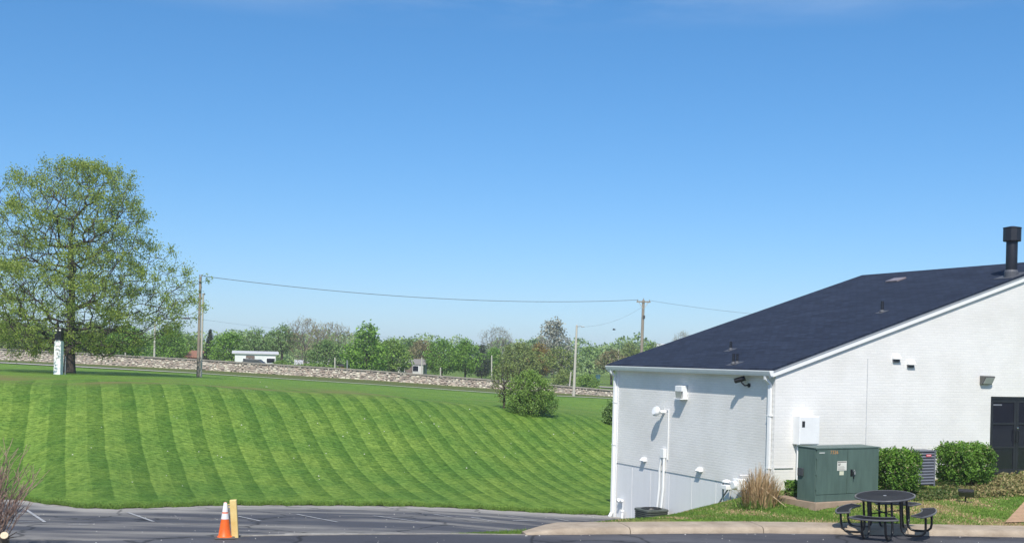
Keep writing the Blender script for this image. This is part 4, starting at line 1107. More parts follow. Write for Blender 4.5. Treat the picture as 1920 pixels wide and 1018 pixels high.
# kinds of tree for the far side of the stone wall
PROTO = {}
def proto(kind):
    if kind in PROTO: return PROTO[kind]
    style, seed = kind
    H = 10.0
    if style == 'round':      # broad dense crown on a short trunk
        pr = [(0.16, 1.4), (0.24, 3.2), (0.40, 4.2), (0.58, 4.0), (0.76, 3.1), (0.90, 1.9), (1.0, 0.5)]
        P, par, cnt, n0 = skeleton(seed, H, pr, 420, 0.5, 0.14, lobes=0.3)
        k = (branch_mesh('trunk', P, par, cnt, 0.24, 1.3, 0.5, 0.015, 5), crown_mesh('crown', P, cnt, n0, 14, 0.42, 0.42, seed, 5, 0.8, 0.7))
    elif style == 'tall':     # upright, two-tier crown
        pr = [(0.10, 1.8), (0.22, 3.3), (0.42, 3.5), (0.58, 2.7), (0.70, 1.9), (0.84, 1.8), (0.94, 1.2), (1.0, 0.4)]
        P, par, cnt, n0 = skeleton(seed, H, pr, 420, 0.6, 0.12, lobes=0.35)
        k = (branch_mesh('trunk', P, par, cnt, 0.24, 1.3, 0.5, 0.015, 5), crown_mesh('crown', P, cnt, n0, 13, 0.40, 0.40, seed, 5, 0.8, 0.7))
    elif style == 'open':     # loose crown with sky showing and trunk in view
        pr = [(0.40, 1.2), (0.50, 2.7), (0.62, 3.3), (0.76, 2.8), (0.90, 1.9), (1.0, 0.6)]
        P, par, cnt, n0 = skeleton(seed, H, pr, 420, 0.55, 0.25, lobes=0.4)
        k = (branch_mesh('trunk', P, par, cnt, 0.22, 1.3, 0.5, 0.02, 5), crown_mesh('crown', P, cnt, n0, 8, 0.34, 0.34, seed, 3, 0.7, 0.7))
    elif style == 'bare':     # fan of budding twigs
        pr = [(0.14, 0.9), (0.30, 2.2), (0.55, 3.2), (0.78, 3.2), (0.92, 2.4), (1.0, 1.0)]
        P, par, cnt, n0 = skeleton(seed, H, pr, 700, 0.45, 0.12, lobes=0.35, path_w=0.45)
        k = (branch_mesh('trunk', P, par, cnt, 0.22, 1.2, 0.45, 0.022, 4), crown_mesh('crown', P, cnt, n0, 6, 0.28, 0.36, seed, 2, 0.6, 0.16, elong=(0, 0, 0.8)))
    elif style == 'bush':
        pr = [(0.0, 3.0), (0.2, 4.6), (0.5, 4.8), (0.75, 3.8), (0.92, 2.2), (1.0, 0.6)]
        P, par, cnt, n0 = skeleton(seed, H, pr, 300, 0.3, 0.0, lobes=0.3)
        k = (branch_mesh('trunk', P, par, cnt, 0.2, 1.2, 0.5, 0.02, 4), crown_mesh('crown', P, cnt, n0, 14, 0.55, 0.55, seed, 5, 0.8, 0.7))
    else:                     # conifer
        r = np.random.default_rng(seed)
        P = [np.array([0, 0, z]) for z in np.linspace(0, 9.6, 14)]; par = [-1] + list(range(13))
        for z in np.linspace(0.8, 9.3, 26):
            for a in r.uniform(0, 6.28, 7):
                L = (9.9 - z) * 0.36 * r.uniform(0.75, 1.1)
                b0 = int(np.clip(z / 9.6 * 13, 0, 13))
                for s_ in (0.4, 0.75, 1.0):
                    P.append(np.array([L * s_ * math.cos(a), L * s_ * math.sin(a), z - 0.28 * L * s_])); par.append(b0 if s_ == 0.4 else len(P) - 2)
        P = np.array(P); par = np.array(par); cnt = np.ones(len(P))
        for i in range(len(P) - 1, 0, -1): cnt[par[i]] += cnt[i]
        k = (branch_mesh('trunk', P, par, cnt, 0.2, 1.2, 0.5, 0.015, 5), crown_mesh('crown', P, cnt, 14, 10, 0.16, 0.34, seed, 3, 0.6, 0.4))
    PROTO[kind] = k
    return k
def tree(name, label, px, y_top, y_base, wpx, d, kind, fol, bark=None, rot=0.0, group='trees beyond the stone wall', cat='tree'):
    p = at(px, y_base, d)
    x, y = p.x, p.y
    z0 = gz(x, y)
    z1 = at(px, y_top, d).z
    hgt = (z1 - z0)
    me_t, me_c = proto(kind)
    spanw = {'round': 8.8, 'tall': 7.2, 'open': 7.0, 'bare': 6.8, 'bush': 9.8, 'conifer': 6.6}[kind[0]]
    sx = (wpx * d / PX) / spanw
    o = thing(name, label, cat, (x, y, z0 - 0.1), rot, group)
    o.scale = (sx, sx, (hgt + 0.1) / 10.0)
    for nm, me, m_ in (('trunk', me_t, bark or BARK), ('crown', me_c, FOL[fol])):
        me2 = me.copy() if me.materials and me.materials[0] != m_ else me
        ob = bpy.data.objects.new(nm, me2); C.objects.link(ob); ob.parent = o
        if not me2.materials: me2.materials.append(m_)
        else: me2.materials[0] = m_
    return o
R_ = lambda s: ('round', s); T_ = lambda s: ('tall', s); O_ = lambda s: ('open', s); B_ = lambda s: ('bare', s); U_ = lambda s: ('bush', s)
far = [
 # name, label, px, top, base, width, depth, kind, foliage
 ('shade_tree', 'olive tree behind the stone wall at the left edge of the picture', 18, 604, 660, 120, 150, R_(1), 'olive'),
 ('shade_tree', 'dull green tree behind the stone wall just left of the white pillar', 78, 612, 662, 90, 165, R_(2), 'mid'),
 ('shade_tree', 'grey green tree behind the stone wall just right of the big oak trunk', 176, 606, 664, 90, 170, R_(1), 'olive'),
 ('shade_tree', 'yellow green dense tree behind the wall under the right side of the oak', 236, 610, 669, 86, 135, R_(2), 'maple'),
 ('shade_tree', 'round green tree directly left of the red brown roof', 318, 622, 674, 74, 150, R_(1), 'maple'),
 ('bare_tree', 'thin half bare tree rising behind the round green tree left of the red brown roof', 322, 607, 670, 60, 175, O_(3), 'dark'),
 ('shade_tree', 'low green tree behind the double utility pole', 356, 630, 672, 60, 185, R_(2), 'mid'),
 ('conifer_tree', 'dark conifer just right of the double utility pole', 393, 614, 682, 40, 150, ('conifer', 1), 'conifer'),
 ('shade_tree', 'wide green tree left of the long white house', 430, 624, 684, 84, 148, R_(1), 'maple'),
 ('shade_tree', 'open tree rising just behind the middle of the long white house', 478, 617, 688, 66, 142, O_(4), 'dark'),
 ('shade_tree', 'open dark green tree at the right end of the long white house', 528, 611, 690, 70, 147, O_(3), 'dark'),
 ('bare_tree', 'tall tan tree with bare upper twigs, left one of the tan pair', 572, 598, 692, 76, 146, B_(1), 'tan'),
 ('bare_tree', 'grey twiggy tree right of the tall tan tree', 618, 606, 692, 84, 170, B_(2), 'tan'),
 ('shade_tree', 'grey green tree low between the tan trees and the small brick building', 612, 638, 694, 74, 140, R_(2), 'dark'),
 ('shade_tree', 'tall bright green tree with a stepped crown above the small brick building', 686, 610, 700, 86, 134, T_(5), 'maple'),
 ('shade_tree', 'green tree just left of the small white house', 735, 636, 704, 78, 140, R_(1), 'mid'),
 ('shade_tree', 'dark hazy tree behind the small white house', 764, 634, 696, 60, 205, T_(6), 'dark'),
 ('shade_tree', 'reddish brown budding tree behind the small white house', 790, 638, 698, 60, 190, R_(2), 'red'),
 ('shade_tree', 'bright green lawn tree with visible trunk, left of a matching pair', 828, 636, 705, 66, 152, R_(2), 'maple'),
 ('shade_tree', 'bright green lawn tree with visible trunk, right of a matching pair', 872, 637, 705, 62, 155, R_(1), 'maple'),
 ('bare_tree', 'whitish bare tree between the paired green trees and the tall pale tree', 930, 614, 700, 66, 200, B_(1), 'grey'),
 ('shade_tree', 'dark slim tree just right of the paired green trees', 903, 648, 706, 34, 160, T_(5), 'conifer'),
 ('shade_tree', 'yellow green tree behind the thin bare sapling', 926, 652, 712, 44, 165, R_(1), 'maple'),
 ('shade_tree', 'wide olive brown tree behind the green lawn bush', 974, 642, 716, 86, 150, R_(2), 'olive'),
 ('shade_tree', 'yellow orange spring tree behind the green lawn bush', 1010, 645, 712, 60, 175, R_(1), 'yellow'),
 ('pale_tree', 'tall pale sycamore like tree rising left of the slim light pole', 1036, 599, 712, 74, 205, T_(6), 'grey'),
 ('shade_tree', 'olive tree with dark trunk just left of the slim light pole', 1048, 652, 724, 76, 140, O_(4), 'olive'),
 ('shade_tree', 'soft green tree behind the field right of the slim light pole', 1106, 650, 700, 64, 260, R_(2), 'mid'),
 ('shade_tree', 'brown green tree partly hidden by the left end of the roof', 1146, 656, 722, 66, 165, O_(3), 'red'),
 ('shade_tree', 'olive tree behind the crossarm pole at the roof edge', 1180, 644, 712, 60, 210, R_(1), 'olive'),
 ('shade_tree', 'green tree beyond the roof edge right of the crossarm pole', 1222, 642, 700, 60, 230, R_(2), 'mid'),
 ('bare_tree', 'bare treetop showing just above the roof slope', 1278, 622, 700, 36, 200, B_(2), 'tan'),
 ('round_bush', 'low green bush at the right end of the long white house', 526, 676, 694, 44, 128, U_(7), 'mid'),
 ('round_bush', 'low wide bush below the tan trees behind the wall', 590, 680, 700, 96, 128, U_(8), 'mid'),
 ('round_bush', 'low shrubs just left of the slim light pole behind the wall', 1058, 694, 728, 50, 128, U_(7), 'olive'),
 ('round_bush', 'scrubby low bush at the wall right of the slim light pole', 1100, 700, 734, 46, 126, U_(8), 'mid'),
]
for i_, f_ in enumerate(far):
    tree(*f_, rot=i_ * 1.3, bark=BARK_GREY if f_[0] == 'pale_tree' or f_[8] in ('grey', 'tan') else BARK,
         cat='bush' if 'bush' in f_[0] else 'tree', group='bushes beyond the stone wall' if 'bush' in f_[0] else 'trees beyond the stone wall')

# far woods closing the view
r = np.random.default_rng(3)
pts, tn = [], []
for k in range(420):
    px = r.uniform(-700, 2600); d = r.uniform(300, 430) if k < 260 else r.uniform(215, 290)
    u = ux(px); x = u * d; zg = float(lawn_z(u, d))
    Hh = r.uniform(6.5, 10.5) * (1.15 if r.uniform() < 0.15 else 1.0) * (1.0 if k < 260 else 0.62); Rr = r.uniform(3.5, 6.5)
    n_l = 430
    a = r.normal(size=(n_l, 3)); a /= np.linalg.norm(a, axis=1)[:, None]
    q = a * (r.uniform(0.5, 1, n_l) ** 0.5)[:, None] * np.array([Rr, Rr, Hh * 0.52]) + np.array([x, d, zg + Hh * 0.50])
    pts.append(q); tn.append(np.clip(r.uniform(0.1, 0.9) + r.uniform(-0.3, 0.3, n_l), 0, 1))
woods = link('woods', leaf_mesh('woods', np.concatenate(pts), np.repeat(np.where(np.arange(420) < 260, 0.8, 0.5), 430), 9, np.concatenate(tn), 0.8), FOL['woods'])
tag(woods, 'hazy line of far woods along the horizon', 'woods', kind='stuff')

# bushes on the lawn crest
def shrub(name, label, px, y_top, y_base, wpx, d, seed, fol, style, N=700, per=12, size=0.10, spread=0.13, z=None):
    p = at(px, y_base, d); z0 = gz(p.x, p.y) if z is None else z
    H = at(px, y_top, d).z - z0; Rr = wpx * d / PX / 2
    t = thing(name, label, 'bush', (p.x, p.y, z0 - 0.03))
    pr = {'full': [(0.02, 0.75), (0.2, 1.0), (0.5, 0.95), (0.75, 0.75), (0.92, 0.45), (1.0, 0.15)], 'thin': [(0.12, 0.25), (0.35, 0.7), (0.6, 1.0), (0.85, 0.8), (1.0, 0.3)]}[style]
    P, par, cnt, n0 = skeleton(seed, H, [(h_, r_ * Rr) for h_, r_ in pr], N, 0.35, 0.02, lobes=0.35, path_w=0.4, step=0.06)
    link('stems', branch_mesh('stems', P, par, cnt, 0.05, 1.1, 0.4, 0.006, 5), BARK, t)
    link('foliage', crown_mesh('foliage', P, cnt, n0, per, spread, size, seed, 4, 0.7, 0.6), FOL[fol], t)
    return t
shrub('thin_sapling', 'thin half bare sapling left of the green bush on the lawn crest', 945, 678, 762, 52, 53.5, 31, 'olive', 'thin', 420, 4, 0.07, 0.07)
shrub('lawn_bush', 'leafy green bush standing on the lawn crest left of the building', 995, 694, 771, 88, 53, 32, 'mid', 'full', 1000, 14, 0.075, 0.075)
shrub('corner_bush', 'small dark bush half hidden behind the left corner of the building', 1150, 750, 792, 34, 54, 33, 'dark', 'full', 400, 13, 0.09, 0.08)

# ------------------------------------------------------------------ stone wall along the top of the lawn
WU = ux([-600, 0, 370, 700, 930, 1150, 1500])
WTOP = np.array([0.4, -0.2, -0.76, -1.40, -1.99, -2.62, -3.2]) + CAM_Z
WD = np.array([114, 113.5, 112.5, 112, 111, 109, 108.0])
def wall_pt(u): return float(np.interp(u, WU, WD)), float(np.interp(u, WU, WTOP))
t = thing('stone_wall', 'long low wall of pale mixed fieldstone with a flat cap beyond the lawn', 'wall', (0, 112, 0))
off = Vector((0, 112, 0))
us = np.linspace(-0.62, 0.14, 260)
core = MB(); cap = MB(); V = []; 
for a, b in zip(us, us[1:]):
    (da, za), (db, zb) = wall_pt(a), wall_pt(b)
    ga, gb = float(lawn_z(a, da)) - 0.3, float(lawn_z(b, db)) - 0.3
    A, B = Vector((a * da, da, 0)) - off, Vector((b * db, db, 0)) - off
    y = Vector((0, 0.22, 0)); z = lambda h: Vector((0, 0, h))
    core.add([A - y + z(ga), B - y + z(gb), B - y + z(zb - 0.1), A - y + z(za - 0.1), A + y + z(ga), B + y + z(gb), B + y + z(zb - 0.1), A + y + z(za - 0.1)],
             [(0, 1, 2, 3), (5, 4, 7, 6), (3, 2, 6, 7)])
    y2 = Vector((0, 0.34, 0))
    cap.add([A - y2 + z(za - 0.1), B - y2 + z(zb - 0.1), B - y2 + z(zb), A - y2 + z(za), A + y2 + z(za - 0.1), B + y2 + z(zb - 0.1), B + y2 + z(zb), A + y2 + z(za)],
            [(0, 1, 2, 3), (3, 2, 6, 7), (5, 4, 7, 6), (1, 0, 4, 5)])
core.build('mortar_core', mat('wall_mortar', (0.30, 0.265, 0.23), 0.9, 0.2, 3), t)
cap.build('cap', mat('wall_cap_stone', (0.22, 0.20, 0.165), 0.85, 0.25, 1.5, col2=(0.36, 0.33, 0.28)), t)
rs = np.random.default_rng(21)
SV, SF, ST = [], [], []
u = -0.62
d_, z_ = wall_pt(u)
x = -0.62 * 114
while x < 0.14 * 108:
    w = rs.uniform(0.16, 0.40)
    uu = (x + w / 2) / 112.0
    dd, zt_ = wall_pt(uu); g_ = float(lawn_z(uu, dd)) - 0.08
    y0 = dd - 0.22 - 112
    z = g_
    while z < zt_ - 0.14:
        h = min(rs.uniform(0.10, 0.27), zt_ - 0.105 - z)
        j = rs.uniform(-0.14, 0.14)
        x0, x1 = x + j + 0.018, x + j + w * rs.uniform(0.8, 1.15) - 0.018
        z0, z1 = z + 0.016, z + h - 0.016
        e = rs.uniform(0.03, 0.10); c1, c2 = (x1 - x0) * 0.16, (z1 - z0) * 0.2
        b_ = len(SV)
        jj = lambda: rs.uniform(-0.035, 0.035)
        SV += [(x0 + jj(), y0, z0 + jj()), (x1 + jj(), y0, z0 + jj()), (x1 + jj(), y0, z1 + jj()), (x0 + jj(), y0, z1 + jj()), (x0 + c1, y0 - e, z0 + c2), (x1 - c1 * rs.uniform(.5, 1.5), y0 - e, z0 + c2 * rs.uniform(.3, 1.5)), (x1 - c1, y0 - e * rs.uniform(.7, 1.2), z1 - c2), (x0 + c1 * rs.uniform(.5, 1.5), y0 - e, z1 - c2)]
        SF += [(b_ + 4, b_ + 5, b_ + 6, b_ + 7)] + [(b_ + k, b_ + (k + 1) % 4, b_ + 4 + (k + 1) % 4, b_ + 4 + k) for k in range(4)]
        ST += [rs.uniform()] * 8
        z += h
    x += w
me = np_mesh('stones', SV, SF, {'tint': ST})
m = bpy.data.materials.new('mixed_fieldstone'); n, l, b = nodes_of(m)
a = n.new('ShaderNodeAttribute'); a.attribute_name = 'tint'
r_ = n.new('ShaderNodeValToRGB'); e = r_.color_ramp.elements; r_.color_ramp.interpolation = 'CONSTANT'
e[0].color = (0.31, 0.25, 0.21, 1); e[1].position = 0.80; e[1].color = (0.62, 0.57, 0.47, 1)
for p_, c_ in ((0.15, (0.42, 0.35, 0.29, 1)), (0.35, (0.54, 0.48, 0.41, 1)), (0.55, (0.39, 0.33, 0.28, 1)), (0.7, (0.47, 0.385, 0.32, 1))): q = e.new(p_); q.color = c_
l.new(a.outputs['Fac'], r_.inputs[0]); l.new(r_.outputs[0], b.inputs['Base Color']); inp(b, 'Roughness', 0.9)
st = link('stones', me, m, t); st['kind'] = 'stuff'

# ------------------------------------------------------------------ poles and wires
def pole(name, label, px_top, y_top, px_base, y_base, d, r0, r1, m_, group=None, cat='pole', z=None):
    a = at(px_base, y_base, d); a.z = gz(a.x, a.y) if z is None else z
    b = at(px_top, y_top, d)
    t = thing(name, label, cat, a, 0, group)
    q = b - a
    mb = MB(); mb.tube([(0, 0, -0.3), q * 0.5, q], [r0, (r0 + r1) / 2, r1], 12); mb.build('shaft', m_, t, True)
    mb = MB(); mb.tube([q, q + Vector((0, 0, 0.05))], [r1 * 1.05, r1 * 0.4], 10); mb.build('cap', m_, t, True)
    return t, q, a
t, q, wp = pole('utility_pole', 'weathered wooden utility pole, the left and taller of the close pair', 376, 520, 371, 707, 80, 0.105, 0.085, POLE_WOOD)
for z, l_ in ((q.z - 0.35, 0.3), (q.z - 1.0, 0.25)):
    mb = MB(); mb.box(q.x * 0.9 - l_ * 0.3, q.x * 0.9 + 0.12, -0.16, -0.10, z, z + 0.06); mb.build('bracket', DARK_METAL, t)
mb = MB(); mb.tube([q + Vector((-0.10, 0, -2.75)), q + Vector((-0.45, 0, -2.80)), q + Vector((-0.62, 0, -2.72))], 0.025, 6); mb.build('hook_arm', DARK_METAL, t, True)
for dx in (-0.06, 0.06):
    mb = MB(); mb.lathe([(0.03, 0), (0.05, 0.04), (0.03, 0.07), (0.05, 0.11), (0.02, 0.15)], 10, q + Vector((dx, 0, 0.04))); mb.build('insulator', GREY_METAL, t, True)
wire_a = wp + q
t, q, _ = pole('utility_pole', 'slim pale pole, the right and shorter of the close pair', 381, 551, 376.5, 708, 80, 0.075, 0.06, POLE_PALE)
mb = MB(); mb.box(q.x - 0.05, q.x + 0.13, -0.05, 0.05, q.z - 0.06, q.z + 0.02); mb.build('top_bracket', DARK_METAL, t)
t, q, wp = pole('utility_pole', 'wooden utility pole with crossarm rising behind the left end of the roof', 1206.5, 563, 1200, 740, 105, 0.155, 0.12, POLE_WOOD)
mb = MB(); mb.box(q.x - 0.62, q.x + 0.62, -0.17, -0.06, q.z - 0.20, q.z - 0.08); mb.build('crossarm', POLE_WOOD, t)
for s_ in (-1, 1):
    mb = MB(); mb.tube([(q.x + s_ * 0.42, -0.12, q.z - 0.2), (q.x, -0.14, q.z - 0.8)], 0.022, 6); mb.build('arm_brace', POLE_PALE, t, True)
    mb = MB(); mb.lathe([(0.03, 0), (0.05, 0.05), (0.03, 0.08), (0.045, 0.12), (0.02, 0.15)], 10, (q.x + s_ * 0.52, -0.11, q.z - 0.08)); mb.build('insulator', GREY_METAL, t, True)
mb = MB(); mb.lathe([(0.03, 0), (0.05, 0.05), (0.03, 0.08), (0.045, 0.12), (0.02, 0.15)], 10, (q.x, 0, q.z + 0.04)); mb.build('insulator', GREY_METAL, t, True)
mb = MB(); mb.box(q.x - 0.05, q.x + 0.16, -0.2, -0.1, q.z - 1.65, q.z - 1.35); mb.build('switch_box', DARK_METAL, t)
wire_b = wp + q
t, q, wp = pole('light_pole', 'slim pale light pole with a short arm in front of the stone wall', 1081.5, 610, 1075.5, 744, 100, 0.13, 0.08, POLE_PALE)
mb = MB(); mb.tube([q + Vector((0, 0, -0.12)), q + Vector((0.3, 0, -0.06)), q + Vector((0.45, 0, -0.06))], 0.03, 6); mb.build('arm', GREY_METAL, t, True)
mb = MB(); mb.box(q.x + 0.36, q.x + 0.66, -0.08, 0.08, q.z - 0.14, q.z - 0.06); mb.build('luminaire', GREY_METAL, t, bevel=0.02)
wire_c = wp + q
def span(label, a, b, sag, r_=0.022, name='power_line'):
    a, b = Vector(a), Vector(b); mid = (a + b) / 2
    mb = MB(); mb.tube([a.lerp(b, k / 40) - mid - Vector((0, 0, sag * 4 * (k / 40) * (1 - k / 40))) for k in range(41)], r_, 5)
    o = mb.build(name, mat('grey_cable', (0.14, 0.14, 0.15), 0.5, 0.1)); o.location = mid
    return tag(o, label, 'power line')
span('highest cable running between the double pole and the crossarm pole', wire_a + Vector((0.06, 0, 0.1)), wire_b + Vector((-0.52, -0.1, 0.02)), 0.75, 0.020)
span('cable leaving the crossarm pole to the right above the roof', wire_b + Vector((0.52, -0.1, 0.0)), at(1460, 592, 120), 0.15, 0.012)
span('thin cable sagging from the crossarm pole down to the slim light pole', wire_b + Vector((-0.1, 0, -0.6)), wire_c + Vector((0.6, 0, -0.1)), 0.4, 0.007)
span('faint low cable from the double pole toward the tan trees', at(379, 599, 80), at(800, 632, 150), 0.4, 0.006)
span('faint cable crossing left of the double pole behind the oak', at(372, 598, 80), at(-100, 560, 90), 0.5, 0.008)
span('low pale cable from the slim light pole toward the crossarm pole', at(1079, 646, 100), at(1201, 653, 105), 0.15, 0.008)
# street light arm showing past the oak's right side
p = at(357, 597, 125)
t = thing('street_light', 'dark street light head on a long arm at the right edge of the oak', 'street light', (at(290, 640, 125).x, 125, gz(at(290, 640, 125).x, 125)))
b0 = Vector(t.location)
mb = MB(); mb.tube([(0, 0, -0.2), (0, 0, p.z - b0.z - 0.3)], [0.11, 0.09], 10); mb.build('pole', POLE_PALE, t, True)
mb = MB(); mb.tube([Vector((0, 0, p.z - b0.z - 0.4)), Vector(((p.x - b0.x) * 0.5, 0, p.z - b0.z - 0.02)), Vector(((p.x - b0.x) - 0.5, 0, p.z - b0.z))], 0.028, 8); mb.build('arm', DARK_METAL, t, True)
mb = MB(); mb.tube([p - b0 + Vector((-0.95, 0, 0.0)), p - b0 + Vector((-0.6, 0, 0.03)), p - b0 + Vector((-0.2, 0, 0.02)), p - b0], [0.03, 0.09, 0.10, 0.04], 10); mb.build('head', DARK_METAL, t, True)
# small posts beyond the wall
for px, y0, y1, d, lab in ((192, 658, 668, 116, 'short thin post on the wall below the oak, nearer the trunk'),
                           (235, 661, 671, 116, 'short thin post on the wall below the oak, farther from the trunk'), (628, 671, 698, 126, 'pale post left of the small brick building'),
                           (651, 676, 698, 128, 'grey post right of the small brick building'), (791, 671, 706, 132, 'pale post at the right end of the small white house'),
                           (826, 690, 706, 140, 'thin short post in front of the left paired green tree'), (922, 667, 712, 128, 'pale post behind the thin bare sapling'),
                           (943, 660, 705, 150, 'slim dark post right behind the thin bare sapling'), (1069, 698, 740, 113, 'slanted pale post just left of the slim light pole'), (1160, 655, 700, 200, 'far pale post left of the crossarm pole')):
    pole('fence_post' if y1 - y0 < 12 else 'post', lab, px + (1.5 if px == 1069 else 0), y0, px - (2.5 if px == 1069 else 0), y1, d, 0.075, 0.07, POLE_PALE if 'dark' not in lab and 'grey' not in lab else GREY_METAL, cat='post')
# crosspiece on the pale post by the brick building
# bird
p = at(1151, 618, 90)
t = thing('bird', 'small dark bird flying left of the crossarm pole', 'bird', p)
mb = MB(); mb.tube([(-0.14, 0, 0), (-0.07, 0, 0.01), (0.0, 0, 0.0), (0.08, 0, 0.01), (0.11, 0, 0.02), (0.16, 0, 0.012)], [0.008, 0.03, 0.05, 0.04, 0.03, 0.004], 10)
for s_ in (-1, 1): mb.add([(0.05, s_ * 0.02, 0.01), (-0.05, s_ * 0.02, 0.01), (-0.06, s_ * 0.2, 0.08), (0.02, s_ * 0.22, 0.09), (0.05, s_ * 0.02, 0.025), (-0.05, s_ * 0.02, 0.02)], [(0, 1, 2, 3), (4, 3, 2, 5)])
mb.build('body', BLACK, t, True)

# white pillar with a dark lantern beside the oak
d = 66.8
p = at(109, 700, d); z0 = gz(p.x, d)
t = thing('white_pillar', 'white pillar topped by a black lantern box beside the oak trunk', 'pillar', (p.x, p.y, z0))
zt_ = at(108, 640, d).z - z0
mb = MB(); mb.box(-0.18, 0.20, -0.22, 0.22, -0.2, zt_); sh = mb.build('shaft', WHITE, t, bevel=0.01)
for z, w_, h_ in ((zt_ - 0.28, 0.10, 0.05), (zt_ - 0.50, 0.13, 0.06), (zt_ - 0.78, 0.05, 0.16), (zt_ - 0.95, 0.10, 0.04)):
    mb = MB(); mb.box(0.02 - w_, 0.02 + w_, -0.229, -0.2205, z, z + h_); mb.build('dark_mark', mat('dark_mark', (0.42, 0.41, 0.39), 0.8, 0.2), sh)
mb = MB(); mb.box(-0.17, 0.19, -0.2, 0.2, zt_ + 0.06, zt_ + 0.72); mb.build('lantern', BLACK, t, bevel=0.02)
mb = MB(); mb.prism([(-0.22, -0.24, zt_ + 0.721), (0.24, -0.24, zt_ + 0.721), (0.24, 0.24, zt_ + 0.721), (-0.22, 0.24, zt_ + 0.721)], (0, 0, 0.07)); mb.build('lantern_roof', DARK_METAL, t, bevel=0.02)
mb = MB(); mb.box(-0.12, 0.14, -0.24, 0.24, zt_ + 0.002, zt_ + 0.058); mb.build('collar', WHITE, t)
for x_ in (-0.10, 0.12):
    mb = MB(); mb.box(x_ - 0.05, x_ + 0.05, -0.206, -0.2005, zt_ + 0.60, zt_ + 0.68); mb.build('reflector', WHITE, t)
mb = MB(); mb.tube([(0.40, 0, -0.2), (0.40, 0, zt_ * 0.55), (0.22, 0, zt_ * 0.55)], 0.03, 8); mb.build('conduit', GREY_METAL, t, True)

# ------------------------------------------------------------------ houses beyond the wall
def house(name, label, x0, x1, y_eave, y_base, y_ridge, d, wall_m, roof_m, wins, depth=7.0, rot=0.0, door=None):
    a, b = at(x0, y_base, d), at(x1, y_base, d)
    w = b.x - a.x; zg = min(gz(a.x, d), a.z)
    e, rg = at((x0 + x1) / 2, y_eave, d).z - zg, at((x0 + x1) / 2, y_ridge, d).z - zg
    t = thing(name, label, 'house', (a.x, d, zg), rot)
    mb = MB(); mb.prism([(0, 0, -0.5), (0, depth, -0.5), (0, depth, e), (0, depth / 2, rg - 0.1), (0, 0, e)], (w, 0, 0)); mb.build('wall', wall_m, t)
    mb = MB()
    sl = (rg - e) / (depth / 2)
    for s_ in (0, 1):
        f = lambda y: y if not s_ else depth - y
        mb.prism([(-0.35, f(-0.15), e - sl * 0.15 + 0.02), (-0.35, f(depth / 2), rg + 0.02), (-0.35, f(depth / 2), rg + 0.16), (-0.35, f(-0.15), e - sl * 0.15 + 0.12)], (w + 0.7, 0, 0))
    mb.build('roof', roof_m, t)
    for (wx, wz, ww, wh) in wins:
        mb = MB(); mb.box(w * wx - 0.06, w * wx + ww + 0.06, -0.05, -0.001, e * wz - 0.06, e * wz + wh + 0.06); fr = mb.build('window', WHITE, t)
        mb = MB(); mb.box(w * wx, w * wx + ww, -0.062, -0.051, e * wz, e * wz + wh); mb.build('pane', GLASS, fr)
    if door:
        mb = MB(); mb.box(w * door, w * door + 0.95, -0.05, -0.001, 0, min(2.05, e - 0.15)); mb.build('door', mat('house_door', (0.16, 0.12, 0.10), 0.6, 0.1), t)
    return t
HW = mat('white_siding', (0.70, 0.71, 0.70), 0.6, 0.04, 2)
HW2 = mat('cream_siding', (0.55, 0.54, 0.50), 0.6, 0.06, 2)
HB = mat('red_brick_far', (0.30, 0.135, 0.085), 0.85, 0.2, 3)
RG = mat('grey_far_roof', (0.24, 0.22, 0.20), 0.85, 0.15, 2)
RW = mat('pale_far_roof', (0.55, 0.55, 0.55), 0.6, 0.08, 2)
RR = mat('red_brown_roof', (0.26, 0.125, 0.08), 0.85, 0.15, 2)
house('long_house', 'long low white house behind the wall under open trees', 440, 515, 664, 686, 660.5, 133, HW, RW, [(0.20, 0.30, 0.5, 0.8), (0.30, 0.22, 0.5, 0.95), (0.78, 0.5, 0.9, 0.5), (0.58, 0.3, 0.7, 0.5)], 6, rot=0.22, door=0.27)
house('red_roof_house', 'house with a red brown roof left of the double utility pole', 350, 369, 670, 677, 659, 150, HB, RR, [(0.3, 0.2, 0.4, 0.4)], 6)
house('small_house', 'small white house with a grey roof left of the paired green trees', 745, 793, 683, 702, 675, 150, HW2, RG, [(0.60, 0.45, 0.7, 0.7), (0.12, 0.4, 0.5, 0.7)], 7, door=0.30)
house('brick_shed', 'small red brick building with a dark flat roof behind the wall', 632, 668, 687, 700, 685, 138, HB, mat('dark_far_roof', (0.05, 0.045, 0.045), 0.8, 0.1), [(0.1, 0.3, 0.4, 0.4)], 4, door=0.6)
house('pale_roof_house', 'pale roofed low house showing between the bushes and the brick building', 556, 612, 684, 694, 677, 165, HW2, RW, [(0.2, 0.3, 0.6, 0.4), (0.7, 0.3, 0.6, 0.4)], 6, rot=0.17)
house('far_house', 'far white roofed building just above the roof edge right of the crossarm pole', 1226, 1256, 652, 670, 645, 230, HW, RW, [(0.3, 0.3, 0.7, 0.7)], 8)
